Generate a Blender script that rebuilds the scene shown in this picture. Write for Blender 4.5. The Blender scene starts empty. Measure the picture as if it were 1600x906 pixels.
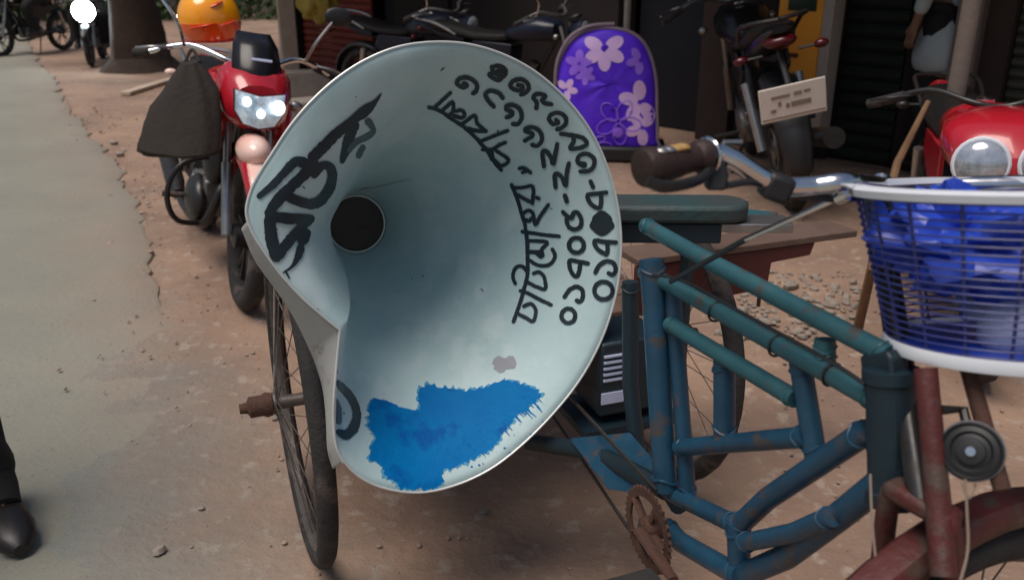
import bpy, bmesh, math, random
from math import sin, cos, pi, radians as R
from mathutils import Vector as V, Matrix, noise
from mathutils.bvhtree import BVHTree
from mathutils.geometry import delaunay_2d_cdt
random.seed(7)
sc = bpy.context.scene
col = sc.collection

# ------------------------------------------------------------------ camera
CH = 1.2; FPX = 1350.0; TH = R(20.6)
cd = bpy.data.cameras.new('camera'); cam = bpy.data.objects.new('camera', cd); col.objects.link(cam)
cam.location = (0, 0, CH); cam.rotation_euler = (R(90) - TH, 0, 0)
cd.sensor_width = 36; cd.lens = 36 * FPX / 1600; cd.clip_end = 400; cd.clip_start = .02
cd.dof.use_dof = True; cd.dof.focus_distance = 1.5; cd.dof.aperture_fstop = 5.6
sc.camera = cam
# ------------------------------------------------------------------ light
SUN_EL, SUN_AZ = 69.0, 226.0          # degrees; azimuth clockwise from +Y
w = bpy.data.worlds.new('World'); sc.world = w; w.use_nodes = True
nt = w.node_tree; nt.nodes.clear()
wo = nt.nodes.new('ShaderNodeOutputWorld'); bg = nt.nodes.new('ShaderNodeBackground')
sky = nt.nodes.new('ShaderNodeTexSky'); sky.sky_type = 'NISHITA'; sky.sun_disc = False
sky.sun_elevation = R(SUN_EL); sky.sun_rotation = R(SUN_AZ); sky.dust_density = 3.0; sky.air_density = 1.2
bg.inputs["Strength"].default_value = 0.065
nt.links.new(sky.outputs[0], bg.inputs[0]); nt.links.new(bg.outputs[0], wo.inputs[0])
sd = bpy.data.lights.new('sun', 'SUN'); sd.energy = 2.4; sd.angle = R(38); sd.color = (1.0, .93, .86)
so = bpy.data.objects.new('sun', sd); col.objects.link(so)
so.rotation_euler = V((sin(R(SUN_AZ)) * cos(R(SUN_EL)), cos(R(SUN_AZ)) * cos(R(SUN_EL)), sin(R(SUN_EL)))).to_track_quat('Z', 'Y').to_euler()
vs = sc.view_settings; vs.view_transform = 'Standard'; vs.look = 'None'; vs.exposure = 0.13; vs.gamma = 1.0

# ------------------------------------------------------------------ sight-line helpers (survey of the photograph)
def ray(u, v):
    a = (u - 800) / FPX; b = (453 - v) / FPX
    return V((a, cos(TH) + b * sin(TH), -sin(TH) + b * cos(TH)))
EYE = V((0, 0, CH))
def G(u, v, z=0.0):
    r = ray(u, v); return EYE + r * ((z - CH) / r.z)
def F(u, v, t): return EYE + ray(u, v) * t
def PL(u, v, p0, n):
    r = ray(u, v); return EYE + r * ((V(p0) - EYE).dot(V(n)) / r.dot(V(n)))

# ------------------------------------------------------------------ materials
def mat(name, c1, c2=None, rough=.6, metal=0, scale=8, bump=0, bscale=None, detail=6, mid=.5, wid=.25,
        c3=None, s3=30, t3=.62, coat=0, emit=None, estr=0, rvar=0, spec=.5):
    m = bpy.data.materials.new(name); m.use_nodes = True
    n = m.node_tree.nodes; l = m.node_tree.links; b = n['Principled BSDF']
    b.inputs['Roughness'].default_value = rough; b.inputs['Metallic'].default_value = metal
    b.inputs['Coat Weight'].default_value = coat; b.inputs['Specular IOR Level'].default_value = spec
    tc = n.new('ShaderNodeTexCoord'); src = tc.outputs['Object']
    def nz(s, d=detail, off=0):
        t = n.new('ShaderNodeTexNoise'); t.inputs['Scale'].default_value = s; t.inputs['Detail'].default_value = d
        t.inputs['Roughness'].default_value = .62; l.new(src, t.inputs['Vector']); return t
    def rmp(fac, lo, hi):
        r = n.new('ShaderNodeMapRange'); r.inputs[1].default_value = lo; r.inputs[2].default_value = hi
        l.new(fac, r.inputs[0]); return r.outputs[0]
    def mix(fac, a, bb):
        x = n.new('ShaderNodeMix'); x.data_type = 'RGBA'; l.new(fac, x.inputs[0])
        for i, q in ((6, a), (7, bb)):
            if isinstance(q, tuple): x.inputs[i].default_value = (*q, 1)
            else: l.new(q, x.inputs[i])
        return x.outputs[2]
    if c2 is None: c2 = tuple(min(1, q * .7) for q in c1)
    a = nz(scale); out = mix(rmp(a.outputs[0], mid - wid, mid + wid), c1, c2)
    if c3 is not None:
        s = nz(s3, 8); out = mix(rmp(s.outputs[0], t3 - .04, t3 + .05), out, c3)
    l.new(out, b.inputs['Base Color'])
    if rvar:
        rr = n.new('ShaderNodeMapRange'); rr.inputs[1].default_value = .3; rr.inputs[2].default_value = .7
        rr.inputs[3].default_value = max(0, rough - rvar); rr.inputs[4].default_value = min(1, rough + rvar)
        q = nz(scale * 3); l.new(q.outputs[0], rr.inputs[0]); l.new(rr.outputs[0], b.inputs['Roughness'])
    if bump:
        q = nz(bscale or scale * 4, 8); bp = n.new('ShaderNodeBump'); bp.inputs['Strength'].default_value = bump
        bp.inputs['Distance'].default_value = .01; l.new(q.outputs[0], bp.inputs['Height']); l.new(bp.outputs[0], b.inputs['Normal'])
    if emit:
        b.inputs['Emission Color'].default_value = (*emit, 1); b.inputs['Emission Strength'].default_value = estr
    m['tail'] = 0
    return m
M = {}
M['road'] = mat('road asphalt', (.215, .208, .170), (.285, .275, .222), .9, scale=1.3, bump=.5, bscale=45, c3=(.11, .11, .10), s3=70, t3=.66)
M['dirt'] = mat('packed dirt', (.39, .25, .172), (.205, .135, .10), .95, scale=1.5, bump=1, bscale=32, c3=(.38, .29, .23), s3=16, t3=.60, wid=.2)
M['gravel'] = mat('gravel', (.40, .30, .23), (.26, .19, .145), .9, scale=5, bump=.4)
M['stone'] = mat('stone', (.36, .30, .25), (.22, .18, .15), .9, scale=14, bump=.8)
M['horn'] = mat('horn sheet metal', (.55, .695, .70), (.39, .545, .56), .44, .0, scale=5.5, bump=.12, bscale=16, rvar=.12,
                c3=(.53, .655, .665), s3=9, t3=.56, detail=9)
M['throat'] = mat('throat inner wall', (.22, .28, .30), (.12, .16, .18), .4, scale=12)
M['horn_out'] = mat('horn outside', (.42, .41, .39), (.30, .30, .29), .5, scale=8, c3=(.22, .20, .18), s3=24, t3=.64, bump=.2, bscale=20)
M['horn_rim'] = mat('horn rim', (.74, .76, .74), (.6, .63, .62), .35, .3, scale=30)
M['ink'] = mat('black paint', (.006, .014, .022), (.014, .03, .042), .45, scale=30, bump=.1)
M['ink_thin'] = mat('thin black paint', (.05, .085, .10), (.09, .135, .155), .5, scale=40)
M['bluepaint'] = mat('blue paint', (.0, .135, .42), (.0, .19, .47), .55, spec=.1, scale=9, c3=(.0, .105, .37), s3=14, t3=.58, bump=.25, bscale=60)
M['bluethin'] = mat('thinned blue paint', (.05, .27, .50), (.13, .38, .55), .5, spec=.15, scale=22)
M['greyblot'] = mat('grey blot', (.33, .34, .37), (.28, .29, .32), .6, scale=30)
M['teal'] = mat('teal paint', (.032, .118, .138), (.020, .075, .092), .44, scale=13, c3=(.075, .06, .05), s3=30, t3=.60, bump=.15, bscale=80, rvar=.12)
M['tealblue'] = mat('blue frame paint', (.015, .07, .125), (.010, .045, .085), .40, scale=13, c3=(.065, .055, .055), s3=28, t3=.60, bump=.15, bscale=80, rvar=.12)
M['board'] = mat('dark green board', (.016, .062, .066), (.05, .045, .042), .6, scale=7, bump=.3, bscale=60)
M['navy'] = mat('dark navy paint', (.006, .022, .035), (.008, .018, .024), .5, scale=9, bump=.15, bscale=60)
M['rubber'] = mat('tyre rubber', (.018, .017, .018), (.035, .03, .028), .85, scale=20, c3=(.085, .065, .055), s3=14, t3=.58, bump=.5, bscale=90)
M['rim'] = mat('dirty rim', (.20, .17, .15), (.10, .085, .08), .5, .6, scale=24, bump=.2)
M['rust'] = mat('rusty steel', (.115, .05, .032), (.06, .03, .022), .8, .2, scale=26, bump=.5)
M['maroon'] = mat('maroon wood', (.115, .022, .018), (.07, .016, .014), .7, scale=6, bump=.3, bscale=50)
M['plank'] = mat('old deck wood', (.17, .105, .08), (.10, .06, .045), .85, scale=7, bump=.5, bscale=50)
M['redpaint'] = mat('red fork paint', (.11, .020, .018), (.06, .015, .013), .5, scale=12, c3=(.075, .045, .035), s3=22, t3=.55, bump=.3, bscale=60, rvar=.12)
M['chrome'] = mat('chrome', (.78, .78, .80), (.66, .66, .68), .16, 1, scale=20, rvar=.06)
M['steel'] = mat('steel', (.45, .44, .43), (.3, .29, .28), .35, .9, scale=22)
M['blackmetal'] = mat('black metal', (.014, .013, .013), (.024, .02, .018), .38, scale=12, rvar=.15)
M['blackplastic'] = mat('black plastic', (.012, .012, .014), (.02, .019, .02), .5, scale=10)
M['grip'] = mat('grip rubber', (.035, .014, .010), (.02, .01, .008), .55, scale=30, bump=.3)
M['brass'] = mat('yellow ornament', (.50, .30, .10), (.36, .2, .07), .4, scale=40)
M['whitepaint'] = mat('white plastic', (.80, .81, .84), (.66, .68, .74), .35, scale=12)
M['bluewire'] = mat('blue basket wire', (.04, .05, .24), (.03, .035, .16), .35, scale=20, c3=(.06, .07, .2), s3=60, t3=.6)
M['bluebag'] = mat('blue plastic', (.03, .085, .56), (.014, .04, .36), .35, scale=9)
M['clearwhite'] = mat('pale plastic', (.62, .66, .82), (.42, .47, .70), .3, scale=12)
M['motored'] = mat('motorcycle red', (.50, .014, .028), (.38, .01, .02), .22, coat=.6, scale=5)
M['highlight_indicator_pink'] = mat('fender highlight and indicator pink', (.92, .70, .60), (.86, .45, .38), .3, coat=.4, scale=9)  # paints the highlight on the red mudguard; also colours the indicators
M['motornavy'] = mat('motorcycle navy', (.006, .010, .024), (.010, .012, .022), .35, coat=.1, spec=.3, scale=6)
M['motorblack'] = mat('motorcycle black', (.006, .006, .007), (.010, .009, .009), .3, coat=.1, spec=.35, scale=6)
M['seatvinyl'] = mat('seat vinyl', (.009, .008, .008), (.012, .011, .011), .45, spec=.3, scale=20, bump=.2, bscale=120)
M['engine'] = mat('engine alloy', (.20, .19, .18), (.09, .085, .08), .45, .7, scale=25, bump=.2)
M['lens'] = mat('headlamp glass', (.80, .88, .95), (.20, .30, .38), .10, .35, scale=26, wid=.12, bump=.6, bscale=60, emit=(.75, .88, 1.0), estr=.16)
M['bulb'] = mat('lit bulb', (.9, .95, 1), (.9, .95, 1), .3, emit=(.85, .94, 1.0), estr=1.6)
M['lens_off'] = mat('headlamp glass unlit', (.62, .66, .72), (.35, .38, .44), .10, .55, scale=44)
M['lens_hot'] = mat('bright headlamp', (.9, .95, 1), (.9, .95, 1), .2, emit=(.86, .96, 1.0), estr=60)
M['taillens'] = mat('tail lamp red', (.09, .004, .008), (.05, .004, .006), .2, scale=9)
M['plateface'] = mat('number plate', (.92, .84, .74), (.84, .74, .63), .5, scale=20)
M['platemark'] = mat('plate print', (.28, .21, .17), (.36, .28, .23), .6, scale=20)
M['helmet'] = mat('helmet yellow', (1, .46, .008), (1, .30, .004), .18, coat=.8, scale=3, mid=.5, wid=.3)
M['helmetlow'] = mat('helmet orange', (1, .17, .003), (.95, .10, .003), .18, coat=.8, scale=5)
M['helmetred'] = mat('helmet red flash', (.70, .02, .006), (.6, .03, .006), .2, coat=.7, scale=6)
M['bag'] = mat('brown bag cloth', (.016, .011, .008), (.030, .020, .014), .85, scale=9, bump=.4, bscale=60)
M['purple'] = mat('purple cover', (.070, .002, .60), (.14, .05, .80), .5, spec=.25, scale=4.5, bump=.2, bscale=14)
M['petal'] = mat('pale petal print', (.80, .52, .82), (.62, .42, .85), .5, scale=9)
M['lilac'] = mat('lilac print', (.26, .10, .80), (.34, .17, .84), .5, scale=9)
M['piping'] = mat('grey piping', (.30, .22, .27), (.2, .14, .17), .5, scale=12)
M['shutter'] = mat('green grey shutter', (.024, .029, .022), (.014, .018, .014), .7, spec=.2, scale=5, bump=.2)
M['shutter2'] = mat('olive shutter', (.085, .085, .058), (.05, .05, .038), .6, scale=5, bump=.2)
M['shutred'] = mat('red shutter', (.26, .04, .022), (.17, .03, .018), .6, scale=3, bump=.2)
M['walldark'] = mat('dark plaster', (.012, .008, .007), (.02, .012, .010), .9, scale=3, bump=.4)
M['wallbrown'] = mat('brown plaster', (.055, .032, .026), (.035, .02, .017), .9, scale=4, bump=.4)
M['pillar'] = mat('grey brown pillar', (.20, .155, .13), (.13, .10, .085), .9, scale=5, bump=.4)
M['soffit'] = mat('roof and shade sheet', (.09, .085, .08), (.05, .045, .04), .8, scale=3)
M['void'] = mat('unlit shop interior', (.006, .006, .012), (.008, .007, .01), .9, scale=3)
M['orange'] = mat('orange cabinet', (1, .42, .03), (.92, .33, .03), .5, scale=5)
M['cream'] = mat('cream trim', (.50, .43, .36), (.38, .32, .27), .6, scale=6)
M['greenglass'] = mat('green window', (.02, .04, .028), (.03, .05, .03), .2, scale=9)
M['bark'] = mat('tree bark', (.05, .028, .018), (.026, .016, .011), .95, scale=6, bump=1, bscale=18)
M['leaf'] = mat('foliage', (.04, .075, .02), (.06, .10, .03), .7, scale=6)
M['concrete'] = mat('concrete', (.30, .26, .22), (.2, .175, .15), .9, scale=9, bump=.5)
M['palewood'] = mat('pale wood', (.55, .43, .33), (.42, .32, .24), .8, scale=8, bump=.3)
M['postwhite'] = mat('pale post', (.62, .50, .40), (.45, .34, .26), .7, scale=7, bump=.2)
M['yellow'] = mat('dull yellow sack', (.42, .32, .06), (.26, .19, .04), .8, scale=7, bump=.4)
M['stick'] = mat('brown stick', (.22, .12, .055), (.12, .065, .035), .8, scale=16, bump=.5)
M['trouser'] = mat('black trousers', (.010, .010, .011), (.016, .015, .015), .9, scale=12, bump=.4)
M['shoe'] = mat('black shoe', (.010, .009, .009), (.02, .016, .014), .4, scale=15)
M['shirt'] = mat('pale shirt', (.50, .54, .52), (.40, .44, .43), .85, scale=6, bump=.4)
M['skin'] = mat('skin', (.26, .13, .075), (.2, .10, .06), .55, scale=9)
M['hair'] = mat('hair', (.01, .008, .007), None, .6)
M['string'] = mat('string', (.30, .22, .17), None, .9)
M['sky blue cloth'] = mat('pale blue cloth', (.36, .50, .58), (.28, .40, .48), .85, scale=8)

# road dust near its edge: dirt blown over asphalt
def dusty(m, is_dirt=False):
    n = m.node_tree.nodes; l = m.node_tree.links; b = n['Principled BSDF']
    old = b.inputs['Base Color'].links[0].from_socket
    geo = n.new('ShaderNodeNewGeometry'); sx = n.new('ShaderNodeSeparateXYZ'); l.new(geo.outputs['Position'], sx.inputs[0])
    m1 = n.new('ShaderNodeMath'); m1.operation = 'MULTIPLY'; m1.inputs[1].default_value = .87; l.new(sx.outputs[0], m1.inputs[0])
    m2 = n.new('ShaderNodeMath'); m2.operation = 'MULTIPLY_ADD'; m2.inputs[1].default_value = .5; l.new(sx.outputs[1], m2.inputs[0]); l.new(m1.outputs[0], m2.inputs[2])
    tn = n.new('ShaderNodeTexNoise'); tn.inputs['Scale'].default_value = 2.2; tn.inputs['Detail'].default_value = 9; tn.inputs['Roughness'].default_value = .7
    l.new(geo.outputs['Position'], tn.inputs['Vector'])
    m3 = n.new('ShaderNodeMath'); m3.operation = 'MULTIPLY_ADD'; m3.inputs[1].default_value = .9; l.new(tn.outputs[0], m3.inputs[0]); l.new(m2.outputs[0], m3.inputs[2])
    mr = n.new('ShaderNodeMapRange'); mr.inputs[1].default_value = .40; mr.inputs[2].default_value = 1.02; l.new(m3.outputs[0], mr.inputs[0])
    # dust only lies thick on the nearer stretch
    ny = n.new('ShaderNodeMapRange'); ny.inputs[1].default_value = 4.4; ny.inputs[2].default_value = 2.6; ny.inputs[3].default_value = .5; l.new(sx.outputs[1], ny.inputs[0])
    mm = n.new('ShaderNodeMath'); mm.operation = 'MULTIPLY'; l.new(mr.outputs[0], mm.inputs[0]); l.new(ny.outputs[0], mm.inputs[1])
    if is_dirt:      # asphalt grey ground into the dirt near the road, fading with distance from it
        inv = n.new('ShaderNodeMath'); inv.operation = 'SUBTRACT'; inv.inputs[0].default_value = 1; l.new(mr.outputs[0], inv.inputs[1])
        m5 = n.new('ShaderNodeMath'); m5.operation = 'MULTIPLY'; l.new(inv.outputs[0], m5.inputs[0]); l.new(ny.outputs[0], m5.inputs[1])
        x = n.new('ShaderNodeMix'); x.data_type = 'RGBA'; l.new(m5.outputs[0], x.inputs[0]); l.new(old, x.inputs[6]); x.inputs[7].default_value = (.235, .235, .205, 1)
        l.new(x.outputs[2], b.inputs['Base Color']); return
    x = n.new('ShaderNodeMix'); x.data_type = 'RGBA'; l.new(mm.outputs[0], x.inputs[0]); l.new(old, x.inputs[6]); x.inputs[7].default_value = (.305, .22, .172, 1)
    l.new(x.outputs[2], b.inputs['Base Color'])
dusty(M['road']); dusty(M['dirt'], True)

# ------------------------------------------------------------------ mesh builder
def basis(d):
    d = V(d).normalized(); a = V((0, 0, 1)) if abs(d.z) < .9 else V((1, 0, 0))
    x = d.cross(a).normalized(); return x, d.cross(x).normalized(), d
def root_of(o):
    while o.parent: o = o.parent
    return o
class MB:
    def __init__(s): s.v = []; s.f = []
    def add(s, vs_, fs): k = len(s.v); s.v += [V(p) for p in vs_]; s.f += [tuple(i + k for i in f) for f in fs]; return s
    def box(s, c, size, rot=None, taper=1.0):
        hx, hy, hz = (q / 2 for q in size); P = []
        for z in (-1, 1):
            t = taper if z > 0 else 1
            for x, y in ((-1, -1), (1, -1), (1, 1), (-1, 1)): P.append(V((x * hx * t, y * hy * t, z * hz)))
        if rot is not None: P = [rot @ p for p in P]
        return s.add([p + V(c) for p in P], [(0, 3, 2, 1), (4, 5, 6, 7), (0, 1, 5, 4), (1, 2, 6, 5), (2, 3, 7, 6), (3, 0, 4, 7)])
    def tube(s, pts, r, n=10, closed=False, cap=True, flat=1.0):
        pts = [V(p) for p in pts]; N = len(pts); rs = r if isinstance(r, (list, tuple)) else [r] * N
        P = []; px = None
        for i, p in enumerate(pts):
            if closed: d = pts[(i + 1) % N] - pts[i - 1]
            else: d = pts[min(i + 1, N - 1)] - pts[max(i - 1, 0)]
            if d.length < 1e-9: d = V((0, 0, 1))
            d.normalize()
            if px is None: x, y, _ = basis(d)
            else:
                x = px - d * px.dot(d); x.normalize(); y = d.cross(x)
            px = x
            for k in range(n):
                a = 2 * pi * k / n; P.append(p + (x * cos(a) + y * sin(a) * flat) * rs[i])
        Fc = []
        for i in range(N if closed else N - 1):
            j = (i + 1) % N
            for k in range(n): Fc.append((i * n + k, i * n + (k + 1) % n, j * n + (k + 1) % n, j * n + k))
        if cap and not closed: Fc += [tuple(range(n))[::-1], tuple((N - 1) * n + k for k in range(n))]
        return s.add(P, Fc)
    def lathe(s, prof, o, d, n=24, sq=None):
        x, y, d = basis(d); P = []
        for (r, h) in prof:
            for k in range(n): a = 2 * pi * k / n; P.append(V(o) + (x * cos(a) + y * sin(a)) * r + d * h)
        Fc = [(i * n + k, i * n + (k + 1) % n, (i + 1) * n + (k + 1) % n, (i + 1) * n + k) for i in range(len(prof) - 1) for k in range(n)]
        if prof[0][0] > 1e-6: Fc.append(tuple(range(n))[::-1])
        if prof[-1][0] > 1e-6: Fc.append(tuple((len(prof) - 1) * n + k for k in range(n)))
        return s.add(P, Fc)
    def ring(s, c, d, Rr, r, n=40, m=8, a0=0, a1=2 * pi, flat=1.0):
        x, y, d = basis(d); full = abs(a1 - a0 - 2 * pi) < 1e-6; N = n if full else n + 1
        pts = [V(c) + (x * cos(a0 + (a1 - a0) * i / n) + y * sin(a0 + (a1 - a0) * i / n)) * Rr for i in range(N)]
        return s.tube(pts, r, m, closed=full)
    def ell(s, c, rad, rot=None, n=16, m=10, fn=None):
        P = []
        for j in range(m + 1):
            t = pi * j / m
            for k in range(n):
                a = 2 * pi * k / n; p = V((sin(t) * cos(a), sin(t) * sin(a), cos(t)))
                if fn: p = fn(p)
                p = V((p.x * rad[0], p.y * rad[1], p.z * rad[2]))
                if rot is not None: p = rot @ p
                P.append(p + V(c))
        return s.add(P, [(j * n + k, j * n + (k + 1) % n, (j + 1) * n + (k + 1) % n, (j + 1) * n + k) for j in range(m) for k in range(n)][::1])
    def prism(s, poly, off):   # 3-D polygon pushed by vector off
        n = len(poly); P = [V(p) for p in poly] + [V(p) + V(off) for p in poly]
        return s.add(P, [tuple(range(n)), tuple(range(2 * n - 1, n - 1, -1))] + [(i, i + n, (i + 1) % n + n, (i + 1) % n) for i in range(n)])
    def loft(s, rings, cap=True):
        n = len(rings[0]); P = [p for r in rings for p in r]
        Fc = [(i * n + k, i * n + (k + 1) % n, (i + 1) * n + (k + 1) % n, (i + 1) * n + k) for i in range(len(rings) - 1) for k in range(n)]
        if cap: Fc += [tuple(range(n))[::-1], tuple((len(rings) - 1) * n + k for k in range(n))]
        return s.add(P, Fc)
    def build(s, name, m, parent=None, smooth=True, bevel=0, sub=0, solid=0, label=None, kind=None):
        org = V((0, 0, 0))
        if parent is not None: org = root_of(parent).location
        me = bpy.data.meshes.new(name); me.from_pydata([tuple(p - org) for p in s.v], [], s.f)
        bm = bmesh.new(); bm.from_mesh(me)
        bmesh.ops.remove_doubles(bm, verts=bm.verts, dist=1e-6)
        bmesh.ops.recalc_face_normals(bm, faces=bm.faces); bm.to_mesh(me); bm.free()
        me.materials.append(m)
        if smooth:
            for p in me.polygons: p.use_smooth = True
            try: me.set_sharp_from_angle(angle=R(38))
            except Exception: pass
        o = bpy.data.objects.new(name, me); col.objects.link(o)
        if parent is not None: o.parent = parent
        if bevel:
            md = o.modifiers.new('bevel', 'BEVEL'); md.width = bevel; md.segments = 2; md.limit_method = 'ANGLE'; md.angle_limit = R(35)
        if sub:
            md = o.modifiers.new('sub', 'SUBSURF'); md.levels = sub; md.render_levels = sub
        if solid:
            md = o.modifiers.new('solid', 'SOLIDIFY'); md.thickness = solid; md.offset = 0
        if label: o['label'] = label
        if kind: o['kind'] = kind
        return o
def tag(o, label, cat, group=None):
    o['label'] = label; o['category'] = cat
    if group: o['group'] = group
    return o
def thing(name, label, cat, loc=(0, 0, 0), group=None):
    o = bpy.data.objects.new(name, None); o.empty_display_size = .1; col.objects.link(o); o.location = loc
    return tag(o, label, cat, group)
def struct(o): o['kind'] = 'structure'; return o
def copy_tree(o, parent=None):
    c = o.copy(); col.objects.link(c); c.parent = parent
    for ch in list(o.children): copy_tree(ch, c)
    return c
def smoothpath(pts, k=6):
    pts = [V(p) for p in pts]; out = []
    for i in range(len(pts) - 1):
        p0 = pts[max(i - 1, 0)]; p1 = pts[i]; p2 = pts[i + 1]; p3 = pts[min(i + 2, len(pts) - 1)]
        for j in range(k):
            t = j / k
            out.append(.5 * ((2 * p1) + (p2 - p0) * t + (2 * p0 - 5 * p1 + 4 * p2 - p3) * t * t + (3 * p1 - p0 - 3 * p2 + p3) * t ** 3))
    out.append(pts[-1]); return out

# ------------------------------------------------------------------ ground and road
def axis_vals(lo, hi, nearlo, nearhi, step):
    a = []; x = nearlo
    while x <= nearhi: a.append(x); x += step
    s = step; x = a[-1]
    while x < hi: s *= 1.25; x += s; a.append(x)
    s = step; x = a[0]; pre = []
    while x > lo: s *= 1.25; x -= s; pre.append(x)
    return pre[::-1] + a
def edge_c(p): return p.x * .87 + p.y * .5
xs = axis_vals(-60, 60, -2.0, 3.2, .035); ys = axis_vals(-20, 90, .4, 6.5, .035)
gb = MB(); P = []
for y in ys:
    for x in xs:
        p = V((x, y, 0)); near = 1 if (-3 < x < 4.2 and 0 < y < 7.5) else .3
        z = near * (.012 * noise.noise(p * 1.7) + .007 * noise.noise(p * 6) + .004 * noise.noise(p * 19))
        if edge_c(p) < (.30 if y > 3.3 else -.95): z -= .022
        P.append((x, y, z - .004))
nx = len(xs)
gb.add(P, [(j * nx + i, j * nx + i + 1, (j + 1) * nx + i + 1, (j + 1) * nx + i) for j in range(len(ys) - 1) for i in range(nx - 1)])
struct(gb.build('ground', M['dirt']))
edge_px = [(60, 96), (82, 118), (100, 148), (118, 178), (150, 212), (172, 240), (192, 268), (205, 302), (222, 345), (238, 400), (262, 470), (300, 560), (328, 660), (350, 740), (372, 830), (400, 905)]
epts = [G(u, v) for u, v in edge_px]
epts = [V((-14, 26, 0)), V((-8.4, 15.6, 0))] + epts + [V((.25, .2, 0)), V((1.6, -2, 0)), V((8, -14, 0))]
fine = []
for i in range(len(epts) - 1):
    a, b = epts[i], epts[i + 1]; k = max(1, int((b - a).length / .05)) if i > 1 and i < len(epts) - 3 else 10
    for j in range(k):
        p = a.lerp(b, j / k); n_ = noise.noise(p * 3.1) * .09 + noise.noise(p * 11) * .035
        fine.append(p + V((.87, .5, 0)) * n_)
fine.append(epts[-1])
rb = MB(); LV = []
outs = [0, .012, .03, .15, .5, 1.2, 3, 12, 45]
for p in fine:
    for k, o_ in enumerate(outs):
        q = p - V((.87, .5, 0)) * o_
        h_ = (-.03, .004, .014, .018, .020, .022, .024, .03, .03)[k]
        if 0 < k < 7: h_ += .003 * noise.noise(q * 2.0)
        bl_ = min(1, max(0, (3.6 - q.y) / 1.2)); low = (-.03, -.018, -.014, -.006, .004, .014, .022, .03, .03)[k] + (.008 * noise.noise(q * 5) if 0 < k < 6 else 0)
        h_ = h_ * (1 - bl_) + low * bl_
        LV.append((q.x, q.y, h_))
K = len(outs)
rb.add(LV, [(i * K + k, i * K + k + 1, (i + 1) * K + k + 1, (i + 1) * K + k) for i in range(len(fine) - 1) for k in range(K - 1)])
struct(rb.build('road', M['road']))

def rock(mb, c, s, seed):
    rnd = random.Random(seed); o = V((rnd.random() * 50,) * 3)
    a = rnd.random() * 6; rot = Matrix.Rotation(a, 3, 'Z')
    def fn(p): return p * (1 + .35 * noise.noise(p * 1.3 + o))
    mb.ell(c, (s, s * rnd.uniform(.6, .95), s * rnd.uniform(.4, .65)), rot, 7, 5, fn)
grv = MB()
for i in range(3800):
    y = random.uniform(1.0, 7.5); x = random.uniform(-2.4 - .2 * y, 3.2)
    p = V((x, y, 0)); c_ = edge_c(p)
    if c_ < .1: continue
    if noise.noise(p * .9) < -.15 and random.random() < .7: continue
    s = random.choice((.0022, .0025, .003, .0035, .004, .005, .007)) * (1 if y < 2.6 else 1.6)
    rock(grv, (x, y, s * .25 - .002), s, i)
for i in range(260):
    y = random.uniform(2.0, 10); c_ = random.gauss(.33, .16); x = (c_ - y * .5) / .87
    s = random.choice((.004, .006, .008, .012, .018)) * (.45 if y < 3.6 else .9); rock(grv, (x, y, s * .25 + .01), s, 9000 + i)
o = grv.build('gravel', M['gravel']); o['kind'] = 'stuff'; tag(o, 'small loose gravel scattered over the dirt roadside', 'gravel')

stones = [(1180, 458, .035, 'grey stone lying nearest the upper tube of the blue frame'), (1205, 470, .028, 'small rounded stone seen through the cycle frame'),
          (1160, 490, .03, 'pale stone just right of the far wheel spokes'), (1235, 450, .04, 'largest pale stone beyond the maroon plank end'),
          (1262, 470, .026, 'flat stone left of the brown leaning stick'), (1300, 478, .03, 'brown stone close to the foot of the leaning stick'),
          (1195, 505, .025, 'small stone in the lower gap of the frame'), (430, 655, .014, 'pebble beside the hub of the near rear wheel'),
          (315, 795, .009, 'small pale stone on the dusty road near the bottom edge'), (250, 862, .016, 'whitish flattened stone at the bottom left of the dust'),
          (755, 800, .012, 'single pale pebble on the dirt under the horn'), (178, 225, .035, 'dark stone at the broken edge of the asphalt'),
          (188, 243, .03, 'second dark stone on the asphalt edge beside the first')]
rb2 = MB(); rr_ = random.Random(4)
for i in range(260):
    g = G(rr_.uniform(1120, 1345), rr_.uniform(425, 530)); rock(rb2, g + V((0, 0, .004)), rr_.choice((.006, .008, .011, .015, .02)), 500 + i)
o = rb2.build('rubble', M['stone']); o['kind'] = 'stuff'; tag(o, 'broken pale rubble scattered on the dirt beyond the frame', 'rubble')
for u, v, s, lb in stones:
    g = G(u, v); mb = MB(); rock(mb, g + V((0, 0, s * .3)), s, int(u * v)); tag(mb.build('stone', M['stone']), lb, 'stone', 'loose stones on the ground')

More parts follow.
